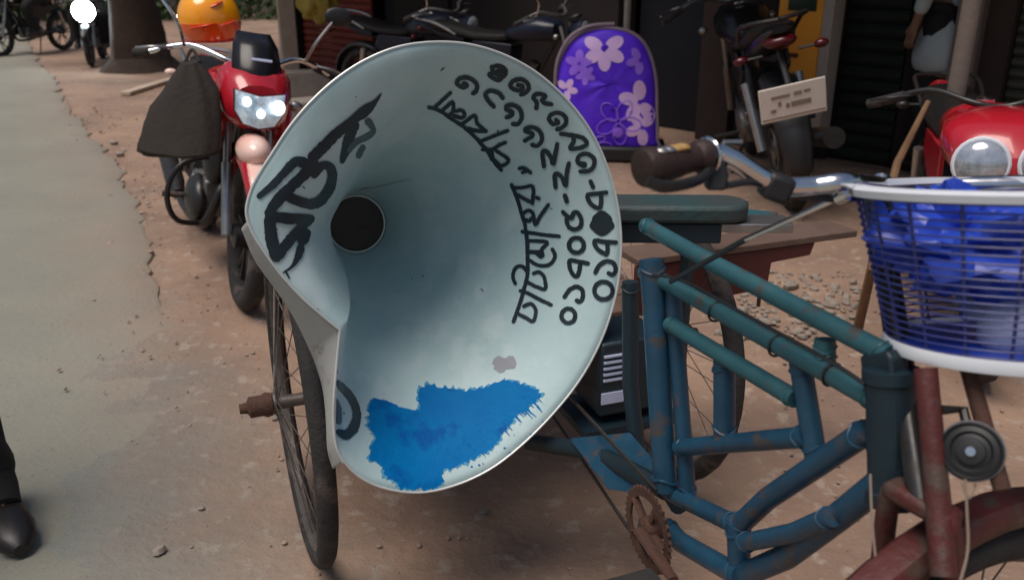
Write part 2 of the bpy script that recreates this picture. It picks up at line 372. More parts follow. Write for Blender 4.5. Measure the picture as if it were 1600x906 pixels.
# ------------------------------------------------------------------ the cargo tricycle
HUB_L = V((-.450, 1.615, .348)); fw = V((.368, -.93, 0)).normalized(); dd = V((.93, .368, 0)).normalized()
MID = V((-.0155, 1.7316, 0)); HUB_R = HUB_L + dd * .86
trike = thing('cargo_tricycle', 'teal framed three wheeled cargo cycle carrying the big grey horn', 'cargo tricycle', (MID.x, MID.y, 0))
def FP(u, v, s=0.0): return PL(u, v, MID - dd * s, dd)       # point of the frame plane (s towards the rider's right)
UP = V((0, 0, 1))
def wheel(parent, c, ax, Rw, tr, nsp, spoke_r=.0011, hubw=.05, rimmat=None, tyremat=None):
    ax = V(ax).normalized()
    mb = MB(); rr = Rw - tr * 1.55
    mb.ring(c, ax, rr, tr * .62, 56, 8)
    mb.lathe([(.012, -hubw), (.024, -hubw), (.024, -hubw + .006), (.015, -hubw + .008), (.013, 0), (.015, hubw - .008), (.024, hubw - .006), (.024, hubw), (.012, hubw)], c, ax, 16)
    wh = mb.build('wheel', rimmat or M['rim'], parent)
    mb = MB(); x, y, _ = basis(ax); Pt = []; n, m = 72, 12
    for i in range(n):
        a = 2 * pi * i / n; e = x * cos(a) + y * sin(a)
        for k in range(m):
            b_ = 2 * pi * k / m; rad = tr * (1.0 + (.05 if (k in (5, 6, 7, 11, 0, 1) and i % 2) else 0))
            Pt.append(V(c) + e * (Rw - tr + rad * cos(b_)) + ax * rad * .9 * sin(b_))
    mb.add(Pt, [(i * m + k, i * m + (k + 1) % m, ((i + 1) % n) * m + (k + 1) % m, ((i + 1) % n) * m + k) for i in range(n) for k in range(m)])
    mb.build('tyre', tyremat or M['rubber'], wh)
    first = None
    for i in range(nsp):
        sgn = 1 if i % 2 else -1; a = 2 * pi * i / nsp; off = .55 * (1 if (i // 2) % 2 else -1)
        if i < 4 or first is None or True:
            p1 = V(c) + (x * cos(a) + y * sin(a)) * (rr - tr * .3); a2 = a + off * 1.9
            p0 = V(c) + (x * cos(a2) + y * sin(a2)) * .022 + ax * sgn * (hubw - .004)
            MB().tube([p0, p1], spoke_r, 5).build('spoke', M['rim'], wh)
    return wh
TR = .022
wheel(trike, HUB_L, dd, .348, TR, 36); wheel(trike, HUB_R, dd, .348, TR, 36)
# axle with its outboard end and nut, spring blocks and deck
mb = MB().tube([HUB_L - dd * .085, HUB_R + dd * .085], .013, 10); mb.tube([HUB_L + dd * .06, HUB_R - dd * .06], .02, 10); mb.build('axle', M['rust'], trike)
for h_, s in ((HUB_L, -1), (HUB_R, 1)):
    MB().lathe([(.010, 0), (.024, 0), (.026, .012), (.022, .02), (.022, .045), (.012, .05), (.010, .065)], h_ + dd * s * .052, dd * s, 12).build('axle_cap', M['rust'], trike)
DZ = .455
rotd = Matrix((dd, fw, UP)).transposed()
for k in range(7):
    c_ = MID - fw * (.03 + k * .098) + UP * DZ
    MB().box(c_, (.80, .092, .022), rotd).build('plank', M['plank'], trike, bevel=.003)
for s in (-.3, .3):
    MB().box(MID + dd * s - fw * .33 + UP * (DZ - .04), (.045, .72, .055), rotd).build('deck_bearer', M['tealblue'], trike, bevel=.003)
    mb = MB()
    for j in range(3): mb.box(MID + dd * s + UP * (DZ - .085 - .022 * j) - fw * .02, (.04, .34 - .08 * j, .012), rotd)
    mb.build('leaf_spring', M['rust'], trike)
    MB().tube([MID + dd * s + UP * .36, MID + dd * s + UP * (DZ - .13)], .018, 8).build('axle_bracket', M['rust'], trike)
# teal padded board with a round end, seen right of the horn
a_, b_ = F(935, 318, 1.66), F(1128, 330, 1.66); b_.z = a_.z = .745
bx = (b_ - a_).normalized(); by = UP.cross(bx)
poly = [a_ - by * .05, b_ - by * .05] + [b_ + bx * .05 * sin(t) - by * .05 * cos(t) for t in (R(30), R(60), R(90), R(120), R(150))] + [b_ + by * .05, a_ + by * .05]
MB().prism(poly, UP * .034).build('side_board', M['board'], trike, bevel=.008)
MB().box((a_ + b_) / 2 - UP * .022, ((b_ - a_).length * .96, .075, .04), Matrix((bx, by, UP)).transposed()).build('board_rail', M['navy'], trike, bevel=.004)
MB().box(b_ + bx * .02 + UP * -.012, (.22, .07, .018), Matrix((bx, by, UP)).transposed()).build('board_bracket', M['steel'], trike, bevel=.002)
for t in (.05, .75):
    p = a_.lerp(b_, t); MB().tube([p, V((p.x, p.y, DZ - .02)) ], .014, 8).build('board_support', M['navy'], trike)
# second, paler board just beyond it
a2 = F(1090, 318, 1.86); b2 = F(1212, 350, 1.80); b2.z = a2.z = .70
q = (b2 - a2).normalized(); MB().box((a2 + b2) / 2, ((b2 - a2).length, .05, .03), Matrix((q, UP.cross(q), UP)).transposed()).build('side_board', M['teal'], trike, bevel=.005)
# maroon outrigger plank with a bolt
p0 = HUB_R - dd * .35 + fw * .06; p0.z = .595
mb = MB().box(p0 + dd * .52 + fw * .01, (.60, .10, .016), rotd)
mb.build('outrigger_plank', M['plank'], trike, bevel=.002)
mb = MB(); e0 = p0 + dd * .22 + fw * .055 + UP * -.01; 
mb.prism([e0, e0 + dd * .48, e0 + dd * .47 - UP * .03, e0 + dd * .36 - UP * .035, e0 + dd * .355 - UP * .095, e0 + dd * .32 - UP * .10, e0 - UP * .11], fw * -.012)
mb.build('side_plate', M['maroon'], trike, bevel=.002)
bq = e0 + dd * .335 - UP * .09
MB().tube([bq, bq - UP * .05], .005, 8).lathe([(.011, 0), (.011, .012)], bq - UP * .012, UP, 6).build('bolt', M['rust'], trike)
MB().tube([p0 + dd * .05, p0 + dd * .05 - UP * .2 - dd * .02], .016, 8).build('board_support', M['navy'], trike)

# frame tubes (centre lines read off the photograph on the frame's own plane)
def ft(pts, r, m='teal', s=0.0, flat=1.0, name='frame_tube'):
    P_ = [FP(u, v, s) for u, v in pts]; o_ = MB().tube(P_, r, 16, flat=flat).build(name, M[m], trike)
    for a, b in ((P_[0], P_[1]), (P_[-1], P_[-2])):
        d_ = (b - a).normalized(); x_, y_, _ = basis(d_); mb = MB(); c_ = a + d_ * r * .9
        mb.tube([c_ + (x_ * cos(t) + y_ * sin(t)) * (r * (1.02 + .06 * noise.noise(V((t * 2, a.x * 90, a.z * 90))))) + d_ * r * .25 * sin(t * 2 + a.x * 40) for t in [2 * pi * k / 24 for k in range(24)]], r * .13, 6, closed=True)
        mb.build('weld', M[m], o_)
    return o_
ft([(1008, 352), (1096, 402), (1390, 556)], .0112)
ft([(1006, 425), (1052, 447), (1372, 627)], .0112, s=.004)
ft([(1046, 506), (1243, 623)], .0112, s=.003)
ft([(1289, 530), (1289, 570)], .0115, s=-.004)
ft([(1250, 565), (1275, 715)], .0125, 'tealblue', s=-.003)
ft([(1132, 560), (1132, 684)], .0145, 'tealblue', s=-.006)
ft([(1062, 699), (1262, 682)], .0125, 'tealblue')
ft([(1153, 822), (1200, 778), (1355, 673)], .0135, 'tealblue')
ft([(1160, 848), (1240, 832), (1300, 806)], .0115, 'tealblue', s=.02)
ft([(1152, 902), (1230, 868), (1300, 815), (1392, 742)], .0150, 'tealblue', s=.004)
ft([(1025, 752), (1060, 776), (1152, 820)], .0130, 'tealblue')
ft([(1040, 822), (1063, 846), (1157, 900)], .0145, 'tealblue', s=.010)
ft([(1153, 815), (1156, 905)], .0150, 'tealblue', s=.002)
ft([(1018, 405), (1030, 600), (1040, 765)], .0175, 'tealblue', s=.012, name='seat_post')
ft([(1050, 440), (1062, 600), (1075, 775)], .0120, 'tealblue', s=-.008, name='seat_post')
ft([(985, 440), (985, 600), (1000, 740)], .0140, 'navy', s=-.05, name='seat_post')
# chain stays running back under the horn and the blue plate between them
c0 = FP(1040, 765)
MB().tube([c0, F(930, 705, 1.5), F(828, 690, 1.66)], .016, 10).build('chain_stay', M['navy'], trike)
MB().tube([FP(1060, 790, -.05), F(1000, 700, 1.75)], .014, 10).build('chain_stay', M['navy'], trike)
pl = [F(893, 690, 1.52), F(985, 682, 1.46), F(1036, 742, 1.34), F(1032, 776, 1.33), F(950, 764, 1.42)]
MB().prism(pl, V((0, .004, .006))).build('gusset_plate', M['tealblue'], trike, bevel=.002)
MB().tube(smoothpath([FP(1352, 600, .02), FP(1290, 560, .022), FP(1180, 500, .024), FP(1070, 440, .022), FP(1020, 430, .03)], 5), .0022, 6).build('cable', M['blackplastic'], trike)
for u, v in ((1300, 585), (1215, 540), (1120, 487)):
    c_ = FP(u, v, .004); d_ = (FP(1347, 612, .004) - FP(1052, 447, .004)); MB().ring(c_, d_, .0128, .0016, 20, 5).build('cable_tie', M['blackplastic'], trike)
# head tube, gussets
S0 = F(1440, 785, .805); S1 = V((.398, .93, .975))
hd = (S1 - S0).normalized()
MB().lathe([(.022, -.006), (.027, -.006), (.027, .008), (.024, .010), (.024, .118), (.027, .120), (.027, .132), (.018, .135)], FP(1396, 776, -.004), (FP(1392, 575) - FP(1396, 776)), 20).build('head_tube', M['navy'], trike)
gp = [FP(u, v, .012) for u, v in ((1342, 556), (1384, 548), (1392, 560), (1398, 640), (1400, 735), (1372, 765), (1350, 700), (1352, 640))]
MB().prism(gp, dd * .022).build('gusset_plate', M['navy'], trike, bevel=.003)
# chainring, crank and pedal
cc = FP(1012, 826, .06); mb = MB(); x, y, _ = basis(dd); nT = 36; Pt = []
RC = .061
for side in (-.002, .002):
    for i in range(nT * 2):
        a = pi * i / nT; rr = RC + (.003 if i % 2 else -.002); Pt.append(cc + (x * cos(a) + y * sin(a)) * rr + dd * side)
    for i in range(nT * 2):
        a = pi * i / nT; rr = RC * .78 ; Pt.append(cc + (x * cos(a) + y * sin(a)) * rr + dd * side)
N2 = nT * 2; Fc = []
for i in range(N2):
    j = (i + 1) % N2
    Fc += [(i, j, N2 + j, N2 + i), (2 * N2 + j, 2 * N2 + i, 3 * N2 + i, 3 * N2 + j), (j, i, 2 * N2 + i, 2 * N2 + j), (N2 + i, N2 + j, 3 * N2 + j, 3 * N2 + i)]
mb.add(Pt, Fc)
for k in range(5):
    a = 2 * pi * k / 5; mb.tube([cc + (x * cos(a) + y * sin(a)) * .014, cc + (x * cos(a) + y * sin(a)) * RC * .8], .0065, 6, flat=.4)
mb.lathe([(.018, -.02), (.018, .006), (.012, .01)], cc, -dd, 16)
mb.build('chainring', M['rust'], trike)
ce = FP(1052, 905, .085); MB().tube([cc - dd * .012, ce], [.011, .008], 10, flat=.6).build('crank', M['rust'], trike)
MB().tube([F(985, 828, 1.30), F(1028, 870, 1.24), F(1052, 912, 1.20)], .0028, 6).build('brake_rod', M['steel'], trike)
mb = MB().box(ce - dd * .06, (.085, .055, .014), rotd); mb.build('pedal', M['rubber'], trike, bevel=.004)
cb = cc + dd * .01
chain = []
for s in (1, -1):
    chain.append([cb + UP * s * RC, MID + dd * .06 + UP * (.355 + s * .035)])
mb = MB(); mb.tube([chain[0][0], chain[0][1], chain[1][1], chain[1][0]], .0026, 5, flat=1.6); mb.build('chain', M['blackmetal'], trike)
# ---- front fork, wheel, mudguard (steered)
HF = V((.447, .715, .335)); st = V((.87, .5, 0)).normalized(); fax = V((-.5, .87, 0)).normalized()
fwheel = wheel(trike, HF, fax, .335, TR, 36)
crown = S0 + V((.0, .0, .0))
MB().tube([S0 - hd * .0, S1], .0125, 14).build('steering_column', M['blackmetal'], trike)
for s in (-1, 1):
    MB().tube(smoothpath([crown + fax * s * .026, crown + fax * s * .034 - UP * .03 + st * .002, crown.lerp(HF, .55) + fax * s * .048, HF + fax * s * .05]), .0105, 12).build('fork_leg', M['redpaint'], trike)
MB().box(crown, (.028, .07, .018), Matrix((st, fax, UP)).transposed()).build('fork_crown', M['redpaint'], trike, bevel=.006)
MB().tube([F(1446, 575, .80), F(1458, 700, .79), F(1466, 790, .785), F(1474, 900, .77)], [.0105, .0105, .0115, .0115], 12).build('fork_brace', M['redpaint'], trike)
MB().tube([F(1512, 572, .80), F(1566, 765, .76)], .0075, 10).build('basket_stay', M['rust'], trike)
mb = MB(); Pt = []; nA = 30; prof = [(-.021, -.020), (-.020, -.006), (-.013, .002), (0, .004), (.013, .002), (.020, -.006), (.021, -.020)]
for i in range(nA + 1):
    a = R(-28) + R(196) * i / nA; e = -st * cos(a) + UP * sin(a)
    for (w_, h_) in prof: Pt.append(HF + e * (.364 + h_) + fax * w_)
mb.add(Pt, [(i * 7 + k, i * 7 + k + 1, (i + 1) * 7 + k + 1, (i + 1) * 7 + k) for i in range(nA) for k in range(6)])
mb.build('front_mudguard', M['redpaint'], trike, solid=.002)
# strings hanging from the fork
for pts in ([(1360, 740, .83), (1362, 800, .82), (1368, 870, .81), (1376, 915, .80)], [(1508, 748, .76), (1511, 800, .755), (1512, 860, .75), (1498, 915, .74)],
            [(1502, 752, .77), (1514, 778, .765), (1524, 756, .77)]):
    MB().tube(smoothpath([F(*p) for p in pts], 5), .0012, 5).build('string', M['string'], trike)
# disc bell on the fork
bc = F(1519, 704, .775); bd = (EYE - bc).normalized() + V((-.12, 0, -.05))
bell = MB().lathe([(.0, -.012), (.018, -.010), (.024, 0), (.0262, .004), (.0262, .007), (.0245, .0085), (.0225, .006), (.018, .0075), (.0155, .005), (.012, .006), (.0115, .0095), (.006, .0105), (0, .0105)], bc, bd, 36).build('bell', M['blackplastic'], trike)
bn = bd.normalized()
MB().lathe([(0.0045, 0), (.005, .001), (.0042, .0022), (0, .0026)], bc + bn * .0105, bd, 16).build('bell_nut', M['chrome'], bell)
MB().ring(bc + bn * .004, bd, .0262, .0012, 40, 6).build('bell_rim', M['steel'], bell)
MB().tube([bc - bn * .008, F(1505, 640, .80), F(1470, 640, .80)], .005, 8).build('bell_bracket', M['blackmetal'], bell)

# ---- handlebar
bar = [(1104, 243, .79), (1122, 240, .80), (1150, 252, .805), (1185, 275, .815), (1222, 291, .825), (1270, 291, .83), (1330, 285, .835)]
L_ = [F(*p) for p in bar] + [V((.42, .945, .968))]; stemp = L_[-1]
hm_ = V((.35, -.937, 0)); perp = V((.937, .35, 0))   # the rider's left
full = smoothpath(L_, 6)
left = []
for p in L_[::-1][1:]:
    q_ = p - stemp; left.append(stemp + hm_ * q_.dot(hm_) - perp * q_.dot(perp) + UP * q_.z * .35)
allp = full + smoothpath([stemp] + left, 6)[1:]
MB().tube(allp, .0098, 14).build('handlebar', M['chrome'], trike)
MB().tube([S1 - hd * .03, (S1 + stemp) / 2 + UP * .004, stemp], .011, 12).build('stem', M['chrome'], trike)
for tip, nxt, is_r in ((L_[0], F(1000, 264, .755), 1), (left[-1], None, 0)):
    if nxt is None:
        q_ = F(1000, 264, .755) - stemp; nxt = stemp + hm_ * q_.dot(hm_) - perp * q_.dot(perp) + UP * q_.z * .35
    d_ = nxt - tip; L = d_.length
    prof = [(.0115, 0), (.0155, .002), (.0155, .01), (.0125, .014), (.0135, .03), (.0150, L * .45), (.0165, L * .75), (.0185, L * .9), (.0165, L * .97), (.010, L)]
    g = MB().lathe(prof, tip, d_, 20).build('grip', M['grip'], trike)
    MB().ring(tip - d_.normalized() * .002, d_, .0148, .0024, 30, 8).build('grip_ring', M['chrome'], g)
    side = d_.cross(UP).normalized()
    for k in range(4):
        c_ = tip + d_ * (.42 + .10 * k) + UP * .0135 + V((0, -.006, 0))
        MB().ell(c_, (.008, .006, .0035), None, 10, 6).build('ornament', M['brass'] if k < 2 else M['steel'], g)
# brake lever and clamp under the grip
cl = F(1118, 268, .79)
MB().prism([F(1098, 250, .79), F(1132, 250, .79), F(1140, 275, .79), F(1136, 299, .79), F(1104, 299, .79), F(1108, 280, .79)], V((0, .018, .0))).build('brake_clamp', M['blackplastic'], trike, bevel=.003)
MB().tube(smoothpath([F(1112, 262, .785), F(1090, 282, .77), F(1040, 292, .75), F(1012, 282, .745)], 5), .004, 8, flat=1.4).build('brake_lever', M['blackmetal'], trike)
MB().tube([F(1122, 246, .80), F(1132, 222, .80), F(1160, 222, .80)], .0022, 6).build('cable_stub', M['steel'], trike)
MB().tube(smoothpath([F(1136, 290, .79), F(1180, 285, .81), F(1240, 305, .83), F(1310, 312, .835), F(1390, 320, .86), F(1400, 480, .87)], 6), .0035, 8).build('brake_cable', M['blackplastic'], trike)
MB().box(F(1213, 292, .823), (.028, .026, .026), Matrix.Rotation(.35, 3, 'Y')).build('bar_tape', M['blackplastic'], trike, bevel=.005)
ro = F(1316, 306, .83); r1 = F(1165, 374, .93); r2 = F(1048, 440, 1.14)
MB().tube([ro, r1], .0030, 8).build('brake_rod', M['chrome'], trike)
MB().tube([r1, r2], .0036, 8).build('rod_sleeve', M['blackplastic'], trike)
MB().lathe([(.004, -.008), (.007, -.006), (.007, .006), (.004, .008)], ro, (r1 - ro), 12).build('rod_nut', M['chrome'], trike)

# ---- basket
BT = V((.477, .800, 1.004)); ba = V((-.02, .19, 1)).normalized(); bX = V((1, 0, 0)); bX = (bX - ba * bX.dot(ba)).normalized(); bY = ba.cross(bX)
RT, RB, BH = .145, .106, .152
def bp(a, t, dr=0):    # t: 0 bottom .. 1 top
    r_ = RB + (RT - RB) * t + dr; return BT - ba * BH * (1 - t) + (bX * cos(a) * r_ + bY * sin(a) * r_ * .93)
mb = MB(); n = 64; Pt = []
for i in range(n):
    a = 2 * pi * i / n
    for (dr, dz) in ((-.004, -.006), (.006, -.007), (.0085, 0), (.004, .003), (-.010, .003), (-.011, -.003)): Pt.append(bp(a, 1, dr) + ba * dz)
mb.add(Pt, [(i * 6 + k, i * 6 + (k + 1) % 6, ((i + 1) % n) * 6 + (k + 1) % 6, ((i + 1) % n) * 6 + k) for i in range(n) for k in range(6)])
basket = mb.build('basket', M['whitepaint'], trike)
nr = 20
for k in range(nr):
    t = .045 + .90 * k / (nr - 1)
    MB().tube([bp(2 * pi * i / 48, t) for i in range(48)], .0010, 6, closed=True).build('basket_ring', M['bluewire'], basket)
for k in range(18):
    a = 2 * pi * k / 18 + .1
    MB().tube([bp(a, t, -.002) for t in (0, .5, .97)], .0016, 6).build('basket_rib', M['bluewire'], basket)
mb = MB(); Pt = []
for i in range(n):
    a = 2 * pi * i / n
    for (dr, dz) in ((.003, .006), (.005, 0), (.003, -.007), (-.006, -.009), (-.01, 0)): Pt.append(bp(a, 0, dr) + ba * dz)
mb.add(Pt, [(i * 5 + k, i * 5 + (k + 1) % 5, ((i + 1) % n) * 5 + (k + 1) % 5, ((i + 1) % n) * 5 + k) for i in range(n) for k in range(5)])
mb.build('basket_base_rim', M['whitepaint'], basket)
mb = MB(); mb.add([bp(2 * pi * i / 40, 0, -.006) for i in range(40)], [tuple(range(40))]); mb.build('basket_floor', M['bluebag'], basket, solid=.003)
MB().box(BT + V((-.045, .085, -.065)), (.10, .008, .07), Matrix((bX, bY, ba)).transposed()).build('basket_panel', M['bluebag'], basket, bevel=.003)
# things in the basket
def lump(name, c, rad, m, seed, amp=.25, lab='', cat='', fq=2.2):
    o_ = V((seed, seed * .7, 3)); fn = lambda p: p * (1 + amp * noise.noise(p * fq + o_) - amp * .7 * abs(noise.noise(p * fq * 1.8 + o_)) + amp * .35 * abs(noise.noise(p * fq * 4.5 + o_)))
    return tag(MB().ell(c, rad, None, 44, 30, fn).build(name, m), lab, cat)
lump('plastic_bag', BT + V((-.035, .0, -.055)), (.078, .062, .045), M['bluebag'], 3, .6, 'crumpled blue plastic bag filling the left of the basket', 'plastic bag')
lump('paper_wrap', BT + V((.035, -.068, -.050)), (.036, .030, .040), M['clearwhite'], 9, .6, 'white wrapped packet in the right half of the basket', 'packet')
bt_ = BT + V((-.0, -.045, -.145))
tag(MB().lathe([(.0, 0), (.026, .0), (.03, .006), (.03, .022), (.024, .036), (.012, .045), (.010, .05), (0, .051)], bt_, ba, 24).build('bottle', M['clearwhite']), 'small pale domed plastic bottle standing on the basket floor', 'bottle')
lump('cloth', BT + V((.035, .0, -.115)), (.06, .055, .025), M['clearwhite'], 12, .6, 'folded whitish cloth lying low in the basket', 'cloth')

# ------------------------------------------------------------------ the horn
HC = F(678, 418, 1.42); TC = F(557, 350, 1.86); hn = V((.36, -.92, .13)).normalized()
horn = thing('loudspeaker_horn', 'huge grey sheet metal horn with hand painted black writing on the tricycle', 'loudspeaker horn', (HC.x, HC.y, DZ + .012))
rim_px = [(385, 335), (388, 310), (400, 280), (425, 240), (455, 195), (490, 155), (530, 120), (575, 92), (625, 73), (680, 66), (735, 70), (790, 87), (840, 115),
          (885, 155), (920, 200), (945, 250), (962, 305), (970, 360), (969, 415), (960, 470), (940, 530), (908, 590), (865, 645), (815, 695), (765, 733), (710, 758),
          (655, 769), (600, 762), (560, 743), (534, 715), (524, 690), (521, 640), (525, 580), (531, 515), (500, 490), (470, 463), (440, 430), (412, 392), (394, 362)]
base = [PL(u, v, HC, hn) for u, v in rim_px]
# resample the rim evenly, smoothing everything except the torn fold corner
def resample(pts, n, sharp):
    out = []; N = len(pts)
    segs = []
    for i in range(N):
        p0 = pts[i - 1] if i not in sharp else pts[i]; p1 = pts[i]; p2 = pts[(i + 1) % N]; p3 = pts[(i + 2) % N] if ((i + 1) % N) not in sharp else p2
        for j in range(6):
            t = j / 6
            segs.append(.5 * ((2 * p1) + (p2 - p0) * t + (2 * p0 - 5 * p1 + 4 * p2 - p3) * t * t + (3 * p1 - p0 - 3 * p2 + p3) * t ** 3))
    return segs
rim = resample(base, 0, {33})
NR = len(rim)
hx, hy, _ = basis(hn)
tcx = TC; TRAD = .062
Ts = []
for p in rim:
    # angle of the rim point round the throat as seen along the axis
    q_ = p - HC; q_ = p - (TC + hn * (HC - TC).dot(hn)); q_ = q_ - hn * q_.dot(hn)
    Ts.append(tcx + q_.normalized() * TRAD)
NS = 30; rings = []
Lft = (V((-1, 0, 0)) - hn * V((-1, 0, 0)).dot(hn)).normalized(); Upv = (UP - hn * UP.dot(hn)).normalized(); EX = []
for a in Ts:
    q_ = (a - TC).normalized(); w_ = max(0, q_.dot((Lft * .93 + Upv * .37).normalized())); EX.append(1.35 + 1.9 * w_ ** 1.5)
for k in range(NS + 1):
    s = (k / NS) ** 1.25; row = []
    for i in range(NR):
        a, b = Ts[i], rim[i]; dv = b - a; ax_ = dv.dot(hn); la = dv - hn * ax_; al = 1 - (1 - s) ** EX[i]
        p = a + hn * ax_ * al + la * s
        dent = .0060 * noise.noise(p * 6) + .0022 * noise.noise(p * 15) + .0008 * noise.noise(p * 34)
        p = p + hn * dent * min(1, s * 3) * min(1, (1 - s) * 8)
        row.append(p)
    rings.append(row)
mb = MB(); mb.loft(rings, cap=False)
# the tin seam near the throat
cone = mb.build('cone', M['horn'], horn)
bvh = BVHTree.FromPolygons([tuple(p) for r_ in rings for p in r_], mb.f)
me = cone.data; v0 = me.polygons[NR * 10].normal
avg = sum(1 if (p.normal.dot(EYE - (p.center + horn.location)) > 0) else -1 for p in me.polygons)
md = cone.modifiers.new('solid', 'SOLIDIFY'); md.thickness = .0016; md.offset = -1 if avg > 0 else 1
MB().tube(rim, .0021, 8, closed=True).build('rim_bead', M['horn_rim'], horn)
# overlapping outer flap of the sheet, folded back at the lower left
A_i = [(388, 345), (412, 392), (440, 430), (470, 463), (500, 490), (531, 515), (526, 580), (523, 640), (524, 690), (536, 722)]
B_i = [(388, 360), (404, 405), (432, 446), (452, 480), (472, 520), (490, 560), (506, 610), (515, 655), (518, 700), (524, 730)]
A3 = [PL(u, v, HC - hn * .003, hn) for u, v in A_i]; B3 = [PL(u, v, HC - hn * .085, hn) for u, v in B_i]
mb = MB(); rows = []
A3 = smoothpath(A3[:6], 5)[:-1] + smoothpath(A3[5:], 5); B3 = smoothpath(B3[:6], 5)[:-1] + smoothpath(B3[5:], 5)
for a, b in zip(A3, B3):
    row = []
    for k in range(9):
        t = k / 8; row.append(a.lerp(b, t) + (V((-.5, -.3, -.2)) * .018 * sin(pi * t)))
    rows.append(row)
mb.add([p for r_ in rows for p in r_], [(i * 9 + k, i * 9 + k + 1, (i + 1) * 9 + k + 1, (i + 1) * 9 + k) for i in range(len(rows) - 1) for k in range(8)])
mb.build('folded_flap', M['horn_out'], horn, solid=.0014)
MB().tube(A3[20:], .0022, 6).build('flap_edge', M['horn_rim'], horn)
# throat, its bright lip, and the driver behind
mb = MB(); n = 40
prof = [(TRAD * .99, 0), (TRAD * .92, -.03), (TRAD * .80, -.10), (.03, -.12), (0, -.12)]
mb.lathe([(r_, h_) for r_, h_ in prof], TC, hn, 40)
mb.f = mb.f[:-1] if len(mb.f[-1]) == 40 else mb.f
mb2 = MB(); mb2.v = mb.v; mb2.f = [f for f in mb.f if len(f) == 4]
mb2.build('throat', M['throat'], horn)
MB().ring(TC, hn, TRAD * .985, .0022, 48, 8).build('throat_lip', M['horn_rim'], horn)
MB().lathe([(TRAD + .006, -.004), (TRAD + .006, -.10), (.085, -.13), (.09, -.22), (.075, -.24), (0, -.24)], TC, hn, 32).build('driver', M['blackmetal'], horn)
for s in (-.11, .11):
    p = TC - hn * .17 + dd * s; MB().tube([V((p.x, p.y, DZ + .012)), p - UP * .05, p - UP * .02 - dd * s * .5], .010, 8).build('cradle_arm', M['rust'], horn)
for s in (-.12, .16):
    q_ = MID + dd * s - fw * .02 + UP * (DZ + .012); MB().tube([q_, q_ + UP * .02], .012, 8).build('cradle_arm', M['rust'], horn)

# painted marks hug the cone surface
PAD = .0013
def hit(u, v):
    d_ = ray(u, v).normalized(); h = bvh.ray_cast(EYE, d_)
    if h[0] is None: return None
    nrm = h[1] if h[1].dot(d_) < 0 else -h[1]
    return h[0], nrm
def paint_poly(polys, m, name='painted_letter', pad=PAD, step=5.0, thick=False):
    mb = MB()
    for poly in polys:
        vv = [V((p[0], p[1])) for p in poly]; n0 = len(vv)
        xs_ = [p.x for p in vv]; ys_ = [p.y for p in vv]
        def inside(x, y):
            c = False; j = n0 - 1
            for i in range(n0):
                if (vv[i].y > y) != (vv[j].y > y) and x < (vv[j].x - vv[i].x) * (y - vv[i].y) / (vv[j].y - vv[i].y + 1e-12) + vv[i].x: c = not c
                j = i
            return c
        pts = list(vv); gx = min(xs_) + step / 2
        while gx < max(xs_):
            gy = min(ys_) + step / 2
            while gy < max(ys_):
                if inside(gx, gy): pts.append(V((gx, gy)))
                gy += step
            gx += step
        r_ = delaunay_2d_cdt(pts, [(i, (i + 1) % n0) for i in range(n0)], [], 1, 1e-4)
        hv = [hit(p.x, p.y) for p in r_[0]]; P_ = []; mp = {}
        for i, h in enumerate(hv):
            if h: mp[i] = len(P_); P_.append(h[0] + h[1] * pad)
        mb.add(P_, [tuple(mp[i] for i in f) for f in r_[2] if all(i in mp for i in f)])
    return mb.build(name, m, horn)
def cap_poly(pts, ws):
    """outline of a brush stroke with round ends, in the same 2-D units"""
    P2 = [V((p[0], p[1], 0)) for p in pts]
    if len(P2) > 2:
        N = len(P2); Q = []; W = []
        for i in range(N - 1):
            p0, p1, p2, p3 = P2[max(i - 1, 0)], P2[i], P2[i + 1], P2[min(i + 2, N - 1)]
            for j in range(4):
                t = j / 4; Q.append(.5 * ((2 * p1) + (p2 - p0) * t + (2 * p0 - 5 * p1 + 4 * p2 - p3) * t * t + (3 * p1 - p0 - 3 * p2 + p3) * t ** 3)); W.append(ws[i] + (ws[i + 1] - ws[i]) * t)
        Q.append(P2[-1]); W.append(ws[-1])
    else: Q, W = P2, list(ws)
    return Q, W
letter_i = [0]
